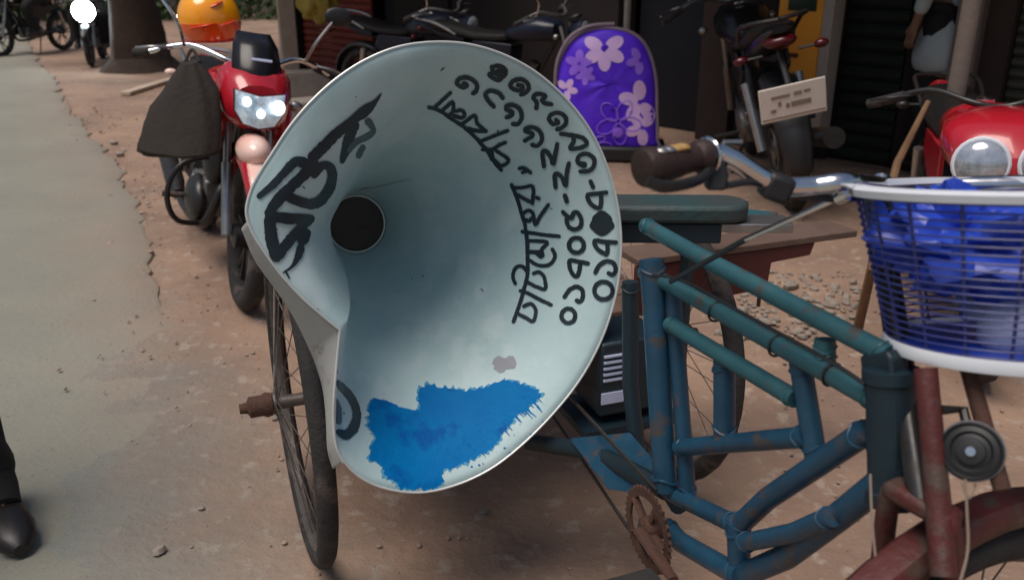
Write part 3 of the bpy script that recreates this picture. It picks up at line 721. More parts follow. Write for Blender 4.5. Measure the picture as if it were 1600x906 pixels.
def stroke_mesh(mb, pts, ws, lift):
    Q, W = cap_poly(pts, ws); rows = []
    dense = [Q[0]]; DW = [W[0]]
    for i in range(len(Q) - 1):
        L = (Q[i + 1] - Q[i]).length; k = max(1, int(L / 2.5))
        for j in range(1, k + 1): dense.append(Q[i].lerp(Q[i + 1], j / k)); DW.append(W[i] + (W[i + 1] - W[i]) * j / k)
    N = len(dense)
    ext = [(0, .45), (0, .85)]
    P_ = []; ok = []
    def row(c, d, w_):
        nrm = V((-d.y, d.x, 0))
        for s in (-1, -.5, 0, .5, 1):
            jit = 1 + .22 * noise.noise(V((c.x * .35, c.y * .35, s * 2)))
            q_ = c + nrm * w_ * .5 * s * jit; h = hit(q_.x, q_.y)
            P_.append((h[0] + h[1] * (PAD + lift)) if h else None)
    nrow = 0
    for i in range(N):
        d = dense[min(i + 1, N - 1)] - dense[max(i - 1, 0)]
        if d.length < 1e-6: d = V((1, 0, 0))
        d.normalize()
        if i == 0:
            for e, sc_ in ((.5, .35), (.32, .78)): row(dense[0] - d * DW[0] * e, d, DW[0] * sc_); nrow += 1
        row(dense[i], d, DW[i]); nrow += 1
        if i == N - 1:
            for e, sc_ in ((.32, .78), (.5, .35)): row(dense[-1] + d * DW[-1] * e, d, DW[-1] * sc_); nrow += 1
    idx = {}; out = []
    for i, p in enumerate(P_):
        if p is not None: idx[i] = len(out); out.append(p)
    fs = []
    for r_ in range(nrow - 1):
        for k in range(4):
            f = (r_ * 5 + k, r_ * 5 + k + 1, (r_ + 1) * 5 + k + 1, (r_ + 1) * 5 + k)
            if all(i in idx for i in f): fs.append(tuple(idx[i] for i in f))
    mb.add(out, fs)
def glyph(strokes, ox, oy, sc_, w_, m='ink', name='painted_letter'):
    mb = MB()
    for k, st_ in enumerate(strokes):
        pts = [(ox + p[0] * sc_, oy + p[1] * sc_) for p in st_]
        ws = [(p[2] * sc_ * 1.16 if len(p) > 2 else w_) for p in st_]
        letter_i[0] += 1
        stroke_mesh(mb, pts, ws, .00004 * (letter_i[0] % 23))
    return mb.build(name, M[m], horn)
def ringpts(cx, cy, rx, ry, n=14): return [(cx + rx * cos(2 * pi * i / n), cy + ry * sin(2 * pi * i / n)) for i in range(n + 1)]
c1 = (670, 90, .1766); c2 = (740, 90, .2428); c3 = (780, 260, .15456); c4 = (780, 370, .16556); c5 = (390, 130, .17657); c6 = (390, 250, .2207); c8 = (500, 580, .13245)
LW = 6.9
for cset, st_ in [
    (c2, [[(118, 60), (160, 52), (200, 72), (205, 105), (180, 125), (150, 100), (160, 82), (185, 90)], [(118, 60), (122, 95), (100, 108), (125, 130), (165, 145), (188, 118)], [(122, 95), (165, 110)]]),
    (c1, [[(790, 242), (830, 250), (822, 285), (768, 285), (722, 252), (745, 208), (810, 190), (868, 220), (885, 268), (862, 305), (818, 325)]]),
    (c2, [[(405, 325), (405, 285), (385, 258), (402, 235), (440, 235), (462, 250), (442, 272), (458, 292), (500, 300)]]),
    (c2, [[(532, 400), (545, 418), (512, 425), (485, 395), (502, 365), (550, 355), (590, 380), (595, 420), (570, 450), (540, 460)]]),
    (c2, [[(565, 490), (640, 500), (700, 515), (728, 548), (702, 575), (620, 585), (645, 540), (642, 505)]]),
    (c2, [[(690, 680), (715, 682), (712, 698), (672, 672), (680, 632), (730, 618), (775, 650), (772, 700), (740, 728), (690, 732)]]),
    (c2, [[(755, 797), (770, 832)]]),
    (c3, [[(1080, 262), (985, 275), (900, 285), (905, 340), (950, 395), (1015, 418), (1032, 350), (1030, 275)]]),
    (c3, [[(1178, 765), (1060, 760), (968, 748), (985, 820), (1050, 872), (1092, 880), (1095, 772)]]),
    (c4, [[(910, 333), (950, 265), (1020, 227), (1080, 250), (1100, 310), (1072, 355), (1035, 342)]]),
    (c4, [ringpts(985, 505, 85, 83)]),
    (c1, [[(310, 225), (340, 240), (305, 260), (250, 232), (260, 192), (310, 172), (380, 190), (425, 240), (420, 290), (392, 312)]]),
    (c1, [[(575, 430), (525, 375), (502, 320), (550, 290), (620, 312), (655, 355)]]),
    (c2, [[(215, 382), (248, 368), (248, 348), (212, 332), (215, 308), (260, 305), (300, 335), (310, 385), (288, 425), (255, 425)]]),
    (c2, [[(332, 532), (380, 502), (372, 482), (336, 472), (342, 452), (388, 447), (432, 480), (440, 530), (412, 565), (380, 560)]]),
    (c2, [[(540, 555), (527, 620), (515, 685), (500, 640), (468, 600), (445, 610), (455, 698)]]),
    (c2, [[(615, 680), (600, 750), (595, 825), (572, 770), (538, 745), (525, 760), (530, 832)]]),
    (c3, [[(668, 292), (688, 352)]]),
    (c3, [[(650, 460), (688, 495), (735, 520), (758, 465), (800, 470), (835, 540), (820, 610), (760, 635), (702, 600), (685, 535)]]),
    (c3, [ringpts(785, 795, 75, 75)]),
    (c4, [[(838, 250), (740, 232), (668, 225), (672, 300), (700, 355), (738, 370), (760, 310), (768, 245)]]),
    (c4, [[(620, 565), (665, 500), (730, 470), (785, 500), (790, 570), (765, 612), (735, 602)]]),
    (c4, [ringpts(655, 745, 65, 68)]),
]:
    glyph(st_, *cset, LW)
bl = [(1040 + (118 + 9 * sin(3 * a) + 7 * sin(7 * a)) * cos(a), 575 + (122 + 8 * cos(4 * a)) * sin(a)) for a in [2 * pi * i / 28 for i in range(28)]]
paint_poly([[(c3[0] + x_ * c3[2], c3[1] + y_ * c3[2]) for x_, y_ in bl]], M['ink'], name='paint_blot')
LW = 5.9
for cset, st_ in [
    (c1, [[(0, 440), (50, 450), (120, 482), (210, 545), (300, 602)], [(52, 440), (120, 375), (190, 310)]]),
    (c1, [[(120, 465), (210, 392), (215, 470), (175, 512)], [(240, 470), (290, 465), (320, 500), (290, 530), (228, 512)]]),
    (c1, [[(300, 600), (380, 670), (460, 750)], [(290, 590), (350, 545), (410, 510), (430, 580), (508, 650)], [(345, 625), (420, 645), (500, 650)]]),
    (c1, [[(450, 742), (580, 690), (698, 645)], [(450, 745), (520, 822), (560, 900)]]),
    (c2, [[(60, 590), (120, 590), (160, 565), (205, 545)], [(120, 590), (130, 660), (180, 722)], [(150, 600), (228, 658), (180, 695), (138, 660)]]),
    (c2, [[(298, 712), (325, 708), (345, 725), (318, 738)], [(335, 712), (368, 738)]]),
    (c3, [[(130, 185), (195, 350), (225, 460)], [(150, 215), (250, 210), (345, 205), (340, 370)], [(340, 365), (260, 325), (190, 285)], [(385, 312), (405, 322)]]),
    (c3, [[(225, 460), (262, 570), (275, 660)], [(250, 470), (300, 442), (345, 475), (370, 590), (420, 500), (500, 388)], [(272, 540), (310, 552), (325, 525)]]),
    (c3, [[(238, 658), (330, 672), (450, 690), (608, 706)]]),
    (c3, [[(275, 660), (285, 780), (290, 905)], [(300, 750), (490, 765), (435, 835), (445, 900)], [(300, 860), (425, 862)]]),
    (c4, [[(270, 40), (270, 200), (275, 320)], [(505, 118), (530, 180), (482, 258), (380, 270), (290, 222)], [(285, 145), (345, 150), (395, 190)]]),
    (c4, [[(155, 440), (132, 370), (160, 292), (220, 277), (268, 330)], [(275, 320), (262, 400), (235, 500)]]),
    (c4, [[(330, 345), (380, 332), (430, 385), (438, 488), (370, 478), (270, 428)]]),
    (c4, [[(205, 510), (270, 530), (380, 588), (492, 640)]]),
    (c4, [[(235, 500), (205, 610), (138, 800)], [(238, 655), (300, 632), (348, 690), (325, 795), (255, 765), (190, 730)]]),
]:
    glyph(st_, *cset, LW)
glyph([[(1160, 90, 8), (1110, 160, 30), (1050, 215, 75), (1000, 255, 85), (900, 335, 62), (760, 450, 80), (650, 560, 88), (560, 650, 85)]], *c5, 10)
glyph([[(430, 45, 75), (330, 10, 60), (240, 95, 50), (160, 180, 46), (70, 255, 36)]], *c6, 10)
glyph([[(440, 20, 75), (390, 95, 70), (300, 180, 62), (220, 260, 70), (160, 335, 62), (140, 390, 60)], [(235, 235, 62), (330, 285, 62), (440, 310, 64), (520, 262, 62), (575, 160, 58), (570, 55, 56), (510, 40, 52), (455, 105, 44)]], *c6, 10)
glyph([[(140, 370, 62), (145, 480, 72), (160, 590, 76), (185, 680, 66)], [(150, 395, 60), (290, 415, 72), (425, 412, 48)], [(425, 415, 50), (320, 520, 62), (240, 620, 66), (195, 685, 60)]], *c6, 10)
glyph([[(392, 520, 60), (372, 565, 70)], [(355, 625, 50), (338, 680, 46), (300, 750, 20), (240, 795, 12)], [(255, 790, 14), (280, 835, 10)]], *c6, 10)
glyph([[(930, 370, 62), (880, 480, 80), (850, 590, 72), (815, 690, 36)]], *c5, 10)
glyph([[(1050, 340, 60), (1095, 420, 34), (1040, 470, 50), (940, 520, 46), (880, 590, 40)], [(1000, 565, 40), (962, 640, 42)]], *c5, 10, m='ink_thin')
glyph([[(205, 130, 55), (255, 185, 80), (340, 280, 78), (405, 400, 82), (428, 540, 86), (385, 680, 110), (300, 745, 100), (215, 715, 62)]], *c8, 10)
glyph([[(195, 330, 12), (218, 440, 46), (215, 590, 60)]], *c8, 10, m='ink_thin')
mbs = MB(); stroke_mesh(mbs, [(563, 296), (600, 290), (642, 279)], [2.6, 2.2, 1.2], .0002); mbs.build('seam', M['horn_rim'], horn)
gr = random.Random(11); gm = []
for i in range(20):
    u, v = gr.uniform(430, 940), gr.uniform(90, 700); s_ = gr.choice((.8, 1.1, 1.6)); L = gr.uniform(1, 3.5); a = gr.uniform(0, 6)
    gm.append([(u + s_ * L * cos(k) * cos(a) - s_ * sin(k) * sin(a), v + s_ * L * cos(k) * sin(a) + s_ * sin(k) * cos(a)) for k in (0, 1, 2, 3.1, 4, 5.2)])
paint_poly(gm, M['ink_thin'], name='grime_mark', pad=.0007)['kind'] = 'stuff'
mbs = MB(); stroke_mesh(mbs, [(598, 442), (612, 446), (622, 436)], [1.2, 1.8, 1.2], .0002); mbs.build('scratch', M['horn_rim'], horn)
# the blue patch, ragged at its edge
bp0 = [(270, 440), (290, 405), (330, 405), (400, 440), (460, 452), (500, 460), (492, 420), (485, 380), (520, 345), (560, 342), (600, 355), (650, 358), (700, 370), (750, 360), (790, 350), (830, 335), (870, 320), (930, 330), (980, 345), (1035, 380), (1025, 410),
       (975, 450), (930, 480), (870, 550), (850, 590), (830, 620), (760, 660), (690, 695), (600, 720), (600, 770), (560, 805), (490, 806), (420, 805), (390, 770), (340, 740), (330, 700), (275, 670), (275, 620), (300, 580), (285, 545), (270, 520)]
rag = []
for i in range(len(bp0)):
    a = V((*bp0[i], 0)); b = V((*bp0[(i + 1) % len(bp0)], 0)); k = max(2, int((b - a).length / 7)); nn = (b - a).normalized(); nn = V((-nn.y, nn.x, 0))
    for j in range(k):
        p = a.lerp(b, j / k); p = p + nn * (12 * noise.noise(V((p.x * .045, p.y * .045, 0))) + 7 * noise.noise(V((p.x * .16, p.y * .16, 3)))); rag.append((480 + p.x * .3532, 480 + p.y * .3532))
cx_ = sum(p[0] for p in rag) / len(rag); cy_ = sum(p[1] for p in rag) / len(rag)
def ragged(grow, amp, seed):
    out = []
    for i, (x_, y_) in enumerate(rag):
        d_ = V((x_ - cx_, y_ - cy_, 0)); k_ = d_.length; d_.normalize()
        g_ = grow + amp * noise.noise(V((i * .55, seed, 0))) + amp * .5 * noise.noise(V((i * 1.9, seed, 4))); out.append((x_ + d_.x * g_, y_ + d_.y * g_))
    return out
thin_ = paint_poly([ragged(2.2, 6, 3.3)], M['bluethin'], name='thin_paint_edge', pad=.0007, step=7)
paint_poly([ragged(-.6, 3.5, 8.1)], M['bluepaint'], name='blue_paint_patch', pad=.0011, step=7)
gr2 = random.Random(5); mbs = MB()
for i in range(34):       # dry brush streaks along the lower right and left edges
    a = gr2.random(); u = 845 - 150 * a + gr2.gauss(0, 6); v = 628 + 92 * a + gr2.gauss(0, 6); L = gr2.uniform(6, 20)
    a2_ = .75 + gr2.gauss(0, .12); stroke_mesh(mbs, [(u - 4, v - 4), (u + L * .7 * cos(a2_), v + L * .7 * sin(a2_))], [gr2.uniform(2, 4), .8], .0001)
mbs.build('brush_streak', M['bluepaint'], horn, kind='stuff')
gbl = [(818, 250), (826, 228), (848, 214), (864, 222), (880, 226), (892, 215), (912, 216), (922, 232), (926, 250), (918, 270), (898, 272), (880, 274), (866, 288), (850, 290), (838, 280), (824, 272), (830, 260)]
paint_poly([[(480 + x_ * .3532, 480 + y_ * .3532) for x_, y_ in gbl]], M['greyblot'], name='grey_blot', pad=.0009)
dots = []
for i in range(46):
    a = random.random(); u = 860 - 150 * a + random.gauss(0, 26); v = 640 + 92 * a + random.gauss(0, 20); s = random.choice((.7, .9, 1.3, 2.0))
    if rim and 560 < u < 900: dots.append([(u + s * cos(k), v + s * .8 * sin(k)) for k in (0, 1.2, 2.5, 3.8, 5)])
paint_poly(dots, M['bluepaint'], name='paint_spatter', pad=.0012)['kind'] = 'stuff'

# amplifier box, battery behind the frame on the deck
amp = thing('amplifier_box', 'navy amplifier box with pale stripes between horn and frame', 'amplifier', tuple(F(955, 640, 1.62)))
ac = F(965, 568, 1.66)
rotb = Matrix.Rotation(.35, 3, 'Z')
MB().box(ac, (.13, .12, .15), rotb).build('case', M['navy'], amp, bevel=.006)
for k in range(5): MB().box(ac + rotb @ V((-.035, -.062, .05 - .012 * k)), (.05, .004, .004), rotb).build('vent_slat', M['clearwhite'], amp)
MB().box(ac + rotb @ V((-.04, -.062, -.035)), (.045, .004, .022), rotb).build('front_label', M['clearwhite'], amp)
MB().box(V((ac.x, ac.y, ac.z - .10)), (.20, .15, .016), rotb).build('tray', M['navy'], trike)
MB().tube([V((ac.x, ac.y, ac.z - .10)), V((ac.x - .05, ac.y + .1, DZ - .02))], .012, 8).build('tray_arm', M['navy'], trike)

# ------------------------------------------------------------------ motorcycles
def xz(pts, y): return [V((p[0], y, p[1])) for p in pts]
def motorcycle(label, body, group, style, loc, heading, lean=0, scale=1.0, lens='lens_off', plate=None):
    t = thing('motorcycle', label, 'motorcycle', (0, 0, 0), group)
    RW = .275; XF, XR = .60, -.58
    def mw(x, w_):
        mb = MB(); c = V((x, 0, RW)); Y = V((0, 1, 0))
        mb.ring(c, Y, RW - .055, .016, 40, 6); mb.lathe([(.02, -.06), (.045, -.05), (.045, .05), (.02, .06)], c, Y, 16)
        for k in range(6):
            a = 2 * pi * k / 6
            for da in (-.16, .16): mb.tube([c + V((cos(a), 0, sin(a))) * .04, c + V((cos(a + da), 0, sin(a + da))) * (RW - .058)], .008, 6)
        mb.ring(c + Y * .045, Y, .085, .006, 30, 6)
        wh = mb.build('wheel', M['blackmetal'] if style != 'rear' else M['engine'], t)
        mb = MB(); Pt = []; n, m = 48, 10
        for i in range(n):
            a = 2 * pi * i / n
            for k in range(m):
                b_ = 2 * pi * k / m; q_ = 1.06 if (i % 2 and k in (9, 0, 1)) else 1
                Pt.append(c + V((cos(a), 0, sin(a))) * (RW - .038 + .038 * q_ * cos(b_)) + Y * w_ * sin(b_))
        mb.add(Pt, [(i * m + k, i * m + (k + 1) % m, ((i + 1) % n) * m + (k + 1) % m, ((i + 1) % n) * m + k) for i in range(n) for k in range(m)])
        mb.build('tyre', M['rubber'], wh)
    mw(XF, .038); mw(XR, .046)
    for s in (-1, 1):
        mb = MB().tube([(XF, s * .075, RW), (XF - .10, s * .075, .52)], .021, 12); mb.tube([(XF - .10, s * .075, .50), (XF - .19, s * .075, .80)], .014, 10)
        mb.build('fork_leg', M['steel'], t)
        MB().tube([(XR, s * .095, RW), (XR + .10, s * .11, .56)], .022, 12).build('shock_absorber', M['steel'], t)
        MB().tube([(XR, s * .085, RW), (-.08, s * .085, .30)], .014, 8).build('swingarm', M['blackmetal'], t)
    def arc_fender(x, a0, a1, rad, wd, m, name, droop=.012):
        mb = MB(); Pt = []; n = 18; pr = [(-1, -droop * 1.6), (-.75, 0), (0, droop), (.75, 0), (1, -droop * 1.6)]
        for i in range(n + 1):
            a = R(a0 + (a1 - a0) * i / n); e = V((cos(a), 0, sin(a))); tp = .65 + .35 * sin(pi * i / n)
            for w_, h_ in pr: Pt.append(V((x, 0, RW)) + e * (rad + h_) + V((0, w_ * wd * tp, 0)))
        mb.add(Pt, [(i * 5 + k, i * 5 + k + 1, (i + 1) * 5 + k + 1, (i + 1) * 5 + k) for i in range(n) for k in range(4)])
        return mb.build(name, m, t, solid=.004)
    arc_fender(XF, 20, 150, RW + .022, .062, M[body], 'front_mudguard')
    if style == 'front': arc_fender(XF, 30, 92, RW + .030, .050, M['highlight_indicator_pink'], 'mudguard_highlight')  # pale strip paints the highlight along the red mudguard
    arc_fender(XR, 55, 190, RW + .04, .075, M['blackplastic'], 'rear_mudguard')
    # frame
    MB().tube([(.40, 0, .78), (.22, 0, .50), (.12, 0, .24), (-.12, 0, .24), (-.20, 0, .50)], .017, 10).tube([(.40, 0, .74), (-.15, 0, .62), (-.62, 0, .66)], .016, 10).build('frame', M['blackmetal'], t)
    # engine with fins, exhaust
    mb = MB().box((.0, 0, .30), (.26, .20, .15)); mb.lathe([(.075, -.125), (.085, -.11), (.085, .11), (.075, .125)], (-.05, 0, .30), (0, 1, 0), 20)
    eng = mb.build('engine', M['engine'], t, bevel=.012)
    for k in range(6): MB().box((.10 + .012 * k, 0, .38 + .022 * k), (.12, .13, .007), Matrix.Rotation(-.4, 3, 'Y')).build('cooling_fin', M['engine'], eng)
    MB().tube([(.10, 0, .38), (.17, 0, .52)], .042, 12).build('cylinder', M['blackmetal'], eng)
    MB().tube(smoothpath([(.18, -.03, .42), (.25, -.06, .34), (.16, -.10, .20), (-.10, -.13, .19), (-.30, -.15, .22)], 6), .018, 10).build('exhaust_pipe', M['blackmetal'], t)
    MB().tube([(-.28, -.15, .22), (-.40, -.155, .25), (-.80, -.16, .32)], [.026, .042, .044], 14).build('silencer', M['blackmetal'], t)
    if style == 'front':
        for s in (-1, 1):
            MB().tube(smoothpath([(.22, s * .05, .50), (.26, s * .20, .46), (.25, s * .25, .34), (.20, s * .20, .22), (.12, s * .05, .20)], 6), .011, 8).build('leg_guard', M['blackmetal'], t)
            MB().ell((.02, s * .11, .28), (.13, .05, .10), None, 18, 12).build('engine_cover', M['blackmetal'], eng)
            MB().ell((.17, s * .07, .50), (.11, .05, .13), None, 16, 12).build('radiator_shroud', M['blackplastic'], t)
    # tank, seat, side panels, tail
    def lf(sections, m, name, n=16, p=2.6, **kw):
        rings = []
        for (x, z, hw, hh) in sections:
            r_ = []
            for k in range(n):
                a = 2 * pi * k / n; cx, sx_ = cos(a), sin(a)
                r_.append(V((x, hw * abs(cx) ** (2 / p) * (1 if cx >= 0 else -1), z + hh * abs(sx_) ** (2 / p) * (1 if sx_ >= 0 else -1))))
            rings.append(r_)
        return MB().loft(rings).build(name, m, t, **kw)
    lf([(.40, .745, .03, .03), (.36, .755, .10, .07), (.24, .765, .135, .09), (.08, .75, .125, .08), (-.04, .72, .08, .045), (-.07, .71, .05, .02)], M[body], 'fuel_tank')
    MB().lathe([(.03, 0), (.032, .01), (.02, .018), (0, .018)], (.18, 0, .848), UP, 16).build('fuel_cap', M['chrome'], t)
    lf([(0, .705, .06, .03), (-.10, .70, .105, .035), (-.30, .71, .12, .035), (-.48, .745, .12, .04), (-.66, .775, .095, .035), (-.72, .785, .05, .015)], M['seatvinyl'], 'seat')
    lf([(-.40, .675, .085, .03), (-.60, .715, .09, .035), (-.78, .765, .07, .03), (-.86, .79, .03, .012)], M[body], 'tail_cowl')
    MB().ell((-.82, 0, .745), (.045, .065, .028)).build('tail_lamp', M['taillens'], t)
    for s in (-1, 1):
        MB().prism([V((.02, s * .10, .66)), V((-.30, s * .115, .68)), V((-.36, s * .11, .58)), V((-.12, s * .105, .46)), V((.0, s * .10, .52))], V((0, -s * .02, 0))).build('side_panel', M[body], t, bevel=.006)
        MB().tube([(-.80, s * .07, .70), (-.80, s * .13, .70)], .006, 6).build('indicator_stalk', M['blackplastic'], t)
        MB().ell((-.80, s * .155, .70), (.02, .03, .018), None, 12, 8).build('indicator', M['highlight_indicator_pink'] if style == 'front' else M['taillens'], t)
        MB().tube([(-.05, s * .10, .27), (-.05, s * .24, .27)], .012, 8).build('footpeg', M['rubber'], t)
        MB().tube(smoothpath([(-.45, s * .11, .72), (-.62, s * .125, .80), (-.80, s * .11, .83), (-.86, 0, .83)], 5), .009, 8).build('grab_rail', M['steel'] if style != 'rear' else M['blackmetal'], t)
    if style == 'front':
        # nose fairing, visor and trapezoid lamp
        lf([(.40, .80, .12, .085), (.50, .78, .135, .12), (.58, .755, .108, .10), (.62, .745, .085, .075)], M[body], 'nose_fairing')
        P_ = []; 
        for j, (x, z, hw) in enumerate(((.605, .80, .078), (.575, .87, .085), (.52, .94, .078), (.46, .985, .058))):
            for k in range(7): q_ = k / 6 * 2 - 1; P_.append(V((x - .05 * q_ * q_, hw * q_, z)))
        MB().add(P_, [(j * 7 + k, j * 7 + k + 1, (j + 1) * 7 + k + 1, (j + 1) * 7 + k) for j in range(3) for k in range(6)]).build('visor', M['motorblack'], t, solid=.005)
        MB().box((.607, 0, .905), (.006, .07, .008), Matrix.Rotation(-.5, 3, 'Y')).build('visor_mark', M['clearwhite'], t)
        poly = [V((.628, -.088, .80)), V((.636, 0, .785)), V((.628, .088, .80)), V((.632, .085, .73)), V((.640, .055, .685)), V((.644, 0, .672)), V((.640, -.055, .685)), V((.632, -.085, .73))]
        hl = MB().prism(poly, V((-.06, 0, 0))).build('headlamp', M['blackplastic'], t, bevel=.004)
        ctr = V((.648, 0, .74)); rings = []
        for s_, dx in ((.97, .001), (.93, .010), (.7, .018), (.35, .022), (.01, .023)):
            rings.append([V((p.x * 1 + dx, p.y * s_, ctr.z + (p.z - ctr.z) * s_)) for p in poly])
        MB().loft(rings, cap=False).build('headlamp_glass', M[lens], hl)
        for yy, zz, rr_ in ((.058, .755, .024), (-.050, .765, .016), (.0, .728, .015)):
            MB().ell((.664, yy, zz), (.007, rr_, rr_ * 1.1), None, 14, 8).build('bulb', M['bulb'], hl)
        MB().ell((XF + .03, -.01, RW * 2 + .045), (.11, .060, .058), None, 20, 14).build('highlight_cap', M['highlight_indicator_pink'], t)  # pale ellipsoid added as a painted highlight, not a separate part
        for s in (-1, 1): MB().ell((.34, s * .115, .70), (.17, .055, .12), Matrix.Rotation(.5, 3, 'Y'), 20, 12).build('tank_shroud', M[body], t)
    elif style == 'nose':      # sharp red fairing with two round lamps
        lf([(.30, .80, .11, .04), (.42, .80, .17, .07), (.54, .775, .185, .088), (.64, .745, .165, .085), (.70, .715, .09, .04)], M[body], 'nose_fairing')
        for s in (-1, 1):
            c = V((.69, s * .088, .735)); d_ = V((1, s * .12, .15))
            hl = MB().lathe([(.045, -.06), (.076, -.01), (.082, .004), (.077, .010)], c, d_, 24).build('headlamp', M['whitepaint'], t)
            MB().lathe([(.075, .006), (.066, .020), (.045, .032), (.018, .038), (0, .039)], c, d_, 24).build('headlamp_glass', M[lens], hl)
    else:
        c = V((.54, 0, .755)); hs = 1.9 if lens == 'lens_hot' else 1.0; hl = MB().lathe([(.02, -.10), (.07, -.06), (.088 * hs, .0), (.09 * hs, .02), (.084 * hs, .024)], c, (1, 0, -.05), 24).build('headlamp', M[body], t)  # far lit lamp drawn oversize to stand in for its glare
        MB().lathe([(.082 * hs, .02), (.07 * hs, .034), (.04 * hs, .043), (0, .046)], c, (1, 0, -.05), 24).build('headlamp_glass', M[lens], hl)
        MB().lathe([(.045, 0), (.05, .02), (.045, .03)], (.50, 0, .84), (-.4, 0, 1), 16).build('speedometer', M['blackplastic'], t)
    # bars, grips, mirrors
    hb = smoothpath([(.24, -.33, .86), (.30, -.20, .905), (.385, -.08, .875), (.39, .0, .86), (.385, .08, .875), (.30, .20, .905), (.24, .33, .86)], 5)
    MB().tube(hb, .011, 10).build('handlebar', M['chrome'] if style == 'front' else M['steel'], t)
    for s in (-1, 1):
        MB().tube([(.20, s * .38, .845), (.262, s * .27, .882)], .017, 12).build('grip', M['rubber'], t)
        MB().tube(smoothpath([(.32, s * .26, .89), (.33, s * .33, .885), (.28, s * .38, .87)], 4), .005, 6).build('brake_lever', M['steel'], t)
        if style == 'nose': continue
        mr = MB().tube(smoothpath([(.30, s * .22, .90), (.33, s * .25, .98), (.30, s * .31, 1.06)], 5), .006, 8).build('mirror', M['steel'] if s > 0 else M['chrome'], t)
        MB().ell((.295, s * .335, 1.085), (.012, .055, .036), None, 16, 10).build('mirror_head', M['blackplastic'], mr)
        MB().ell((.42 if style != 'nose' else .5, s * .17, .74), (.022, .028, .02), None, 12, 8).build('indicator', M['steel'], t)
    MB().tube([(-.06, .10, .24), (.06, .17, .06), (.10, .19, .012)], .009, 8).build('side_stand', M['blackmetal'], t)
    if plate:
        pc = V((-.90, 0, .50)) if False else V((-.92, 0, .525)); rp = Matrix.Rotation(-.30, 3, 'Y')
        pt = MB().box(pc, (.006, .25, .145), rp).build('number_plate', M['plateface'], t, bevel=.003)
        MB().box(pc + rp @ V((-.0045, 0, -.057)), (.003, .238, .006), rp).build('plate_edge', M['platemark'], pt)
        MB().tube([(-.78, 0, .70), pc + V((.01, 0, .02))], .012, 8).build('plate_bracket', M['blackplastic'], t)
        for (y0, z0, w_, h_) in ((.045, .03, .07, .013), (-.02, .032, .03, .016), (-.055, .034, .025, .012), (.05, .0, .012, .02), (.02, -.012, .014, .02), (-.03, -.010, .075, .022), (.075, -.025, .02, .015)):
            MB().box(pc + rp @ V((-.0042, y0, z0)), (.002, w_, h_), rp).build('plate_mark', M['platemark'], pt)
    t.location = loc; t.rotation_euler = (lean, 0, heading); t.scale = (scale,) * 3
    if style == 'nose':
        for c_ in t.children:
            if c_.name.split('.')[0] in ('handlebar', 'grab_rail', 'brake_lever', 'indicator'): c_.data.materials[0] = M['blackmetal']
    return t
# heading: local +x (forward) towards this world angle
p = G(378, 476); h1 = math.atan2(-.88, .42)
off = V((cos(h1), sin(h1), 0)) * .60 * .96
m1 = motorcycle('red motorcycle with lit angular headlamp and black visor parked left of the horn', 'motored', None, 'front', (p.x - off.x, p.y - off.y, 0), h1, R(-10), 1.0, 'lens')
p = G(1236, 318); h2 = math.atan2(.95, .10)
m2 = motorcycle('black motorcycle seen from behind showing a cream number plate', 'motorblack', None, 'rear', (p.x + cos(h2) * .62, p.y + sin(h2) * .62, 0), h2, R(-14), 1.2, 'lens_off', plate=True)
h3 = math.atan2(-.96, -.30); p = G(1532, 585)
m3 = motorcycle('red motorcycle with twin clear round headlamps behind the basket', 'motored', None, 'nose', (p.x - cos(h3) * .5, p.y - sin(h3) * .5 + .05, 0), h3, R(3), .93, 'lens_off')
motorcycle('dark navy motorcycle nearest the purple seat in the unlit row', 'motornavy', 'dark motorcycles in front of the shops', 'plain', (.05, 6.75, 0), math.atan2(-.45, .85), R(5), 1.0)
motorcycle('dark navy motorcycle at the left end of the unlit row above the horn', 'motornavy', 'dark motorcycles in front of the shops', 'plain', (-.75, 7.35, 0), math.atan2(-.5, .8), R(5), 1.0)
mf = motorcycle('far oncoming motorcycle with glaring white headlamp on the road', 'motorblack', None, 'plain', (-5.45, 11.7, 0), math.atan2(-1, .30), 0, .88, 'lens_hot')
motorcycle('dark motorcycle ahead at the far left edge of the road', 'motorblack', None, 'plain', (-6.9, 12.9, 0), math.atan2(-.9, -.25), 0, 1.0)
# cargo on the red motorcycle: helmet and bag
hm = thing('helmet', 'glossy orange and yellow helmet with red flashes on the red motorcycle', 'helmet', tuple(F(326, 40, 3.4)))
hc = F(327, 30, 3.4)
def hf(p): return V((p.x, p.y * (1.0 if p.y < 0 else 1.02), p.z if p.z > -.62 else -.62 - (p.z + .62) * .15))
MB().ell(hc, (.118, .132, .128), None, 32, 20, hf).build('shell', M['helmet'], hm)
MB().ell(hc, (.1195, .1335, .1275), None, 32, 20, lambda p: V((p.x, p.y, min(-.10, max(p.z, -.64)))) if p.z > -.10 else hf(p)).build('lower_shell', M['helmetlow'], hm)
MB().ring(hc - V((0, 0, .078)), UP, .098, .006, 36, 8).build('edge_trim', M['helmetred'], hm)
for (a0, z0, ln) in ((-1.15, .05, .5), (-.95, -.02, .7), (-1.9, -.03, .9)):
    pts = []
    for k in range(9):
        a = a0 + ln * k / 8; z = z0 + .02 * k / 8; r_ = math.sqrt(max(0, 1 - (z / .128) ** 2)); pts.append(hc + V((.1185 * r_ * cos(a), .1325 * r_ * sin(a), z)))
    MB().tube(pts, [.003 + .010 * sin(pi * k / 8) for k in range(9)], 8, flat=.35).build('flash', M['helmetred'], hm)
MB().ring(hc + V((0, 0, -.02)), UP, .118, .0022, 40, 6, a0=0, a1=2 * pi).build('visor_line', M['helmetred'], hm)
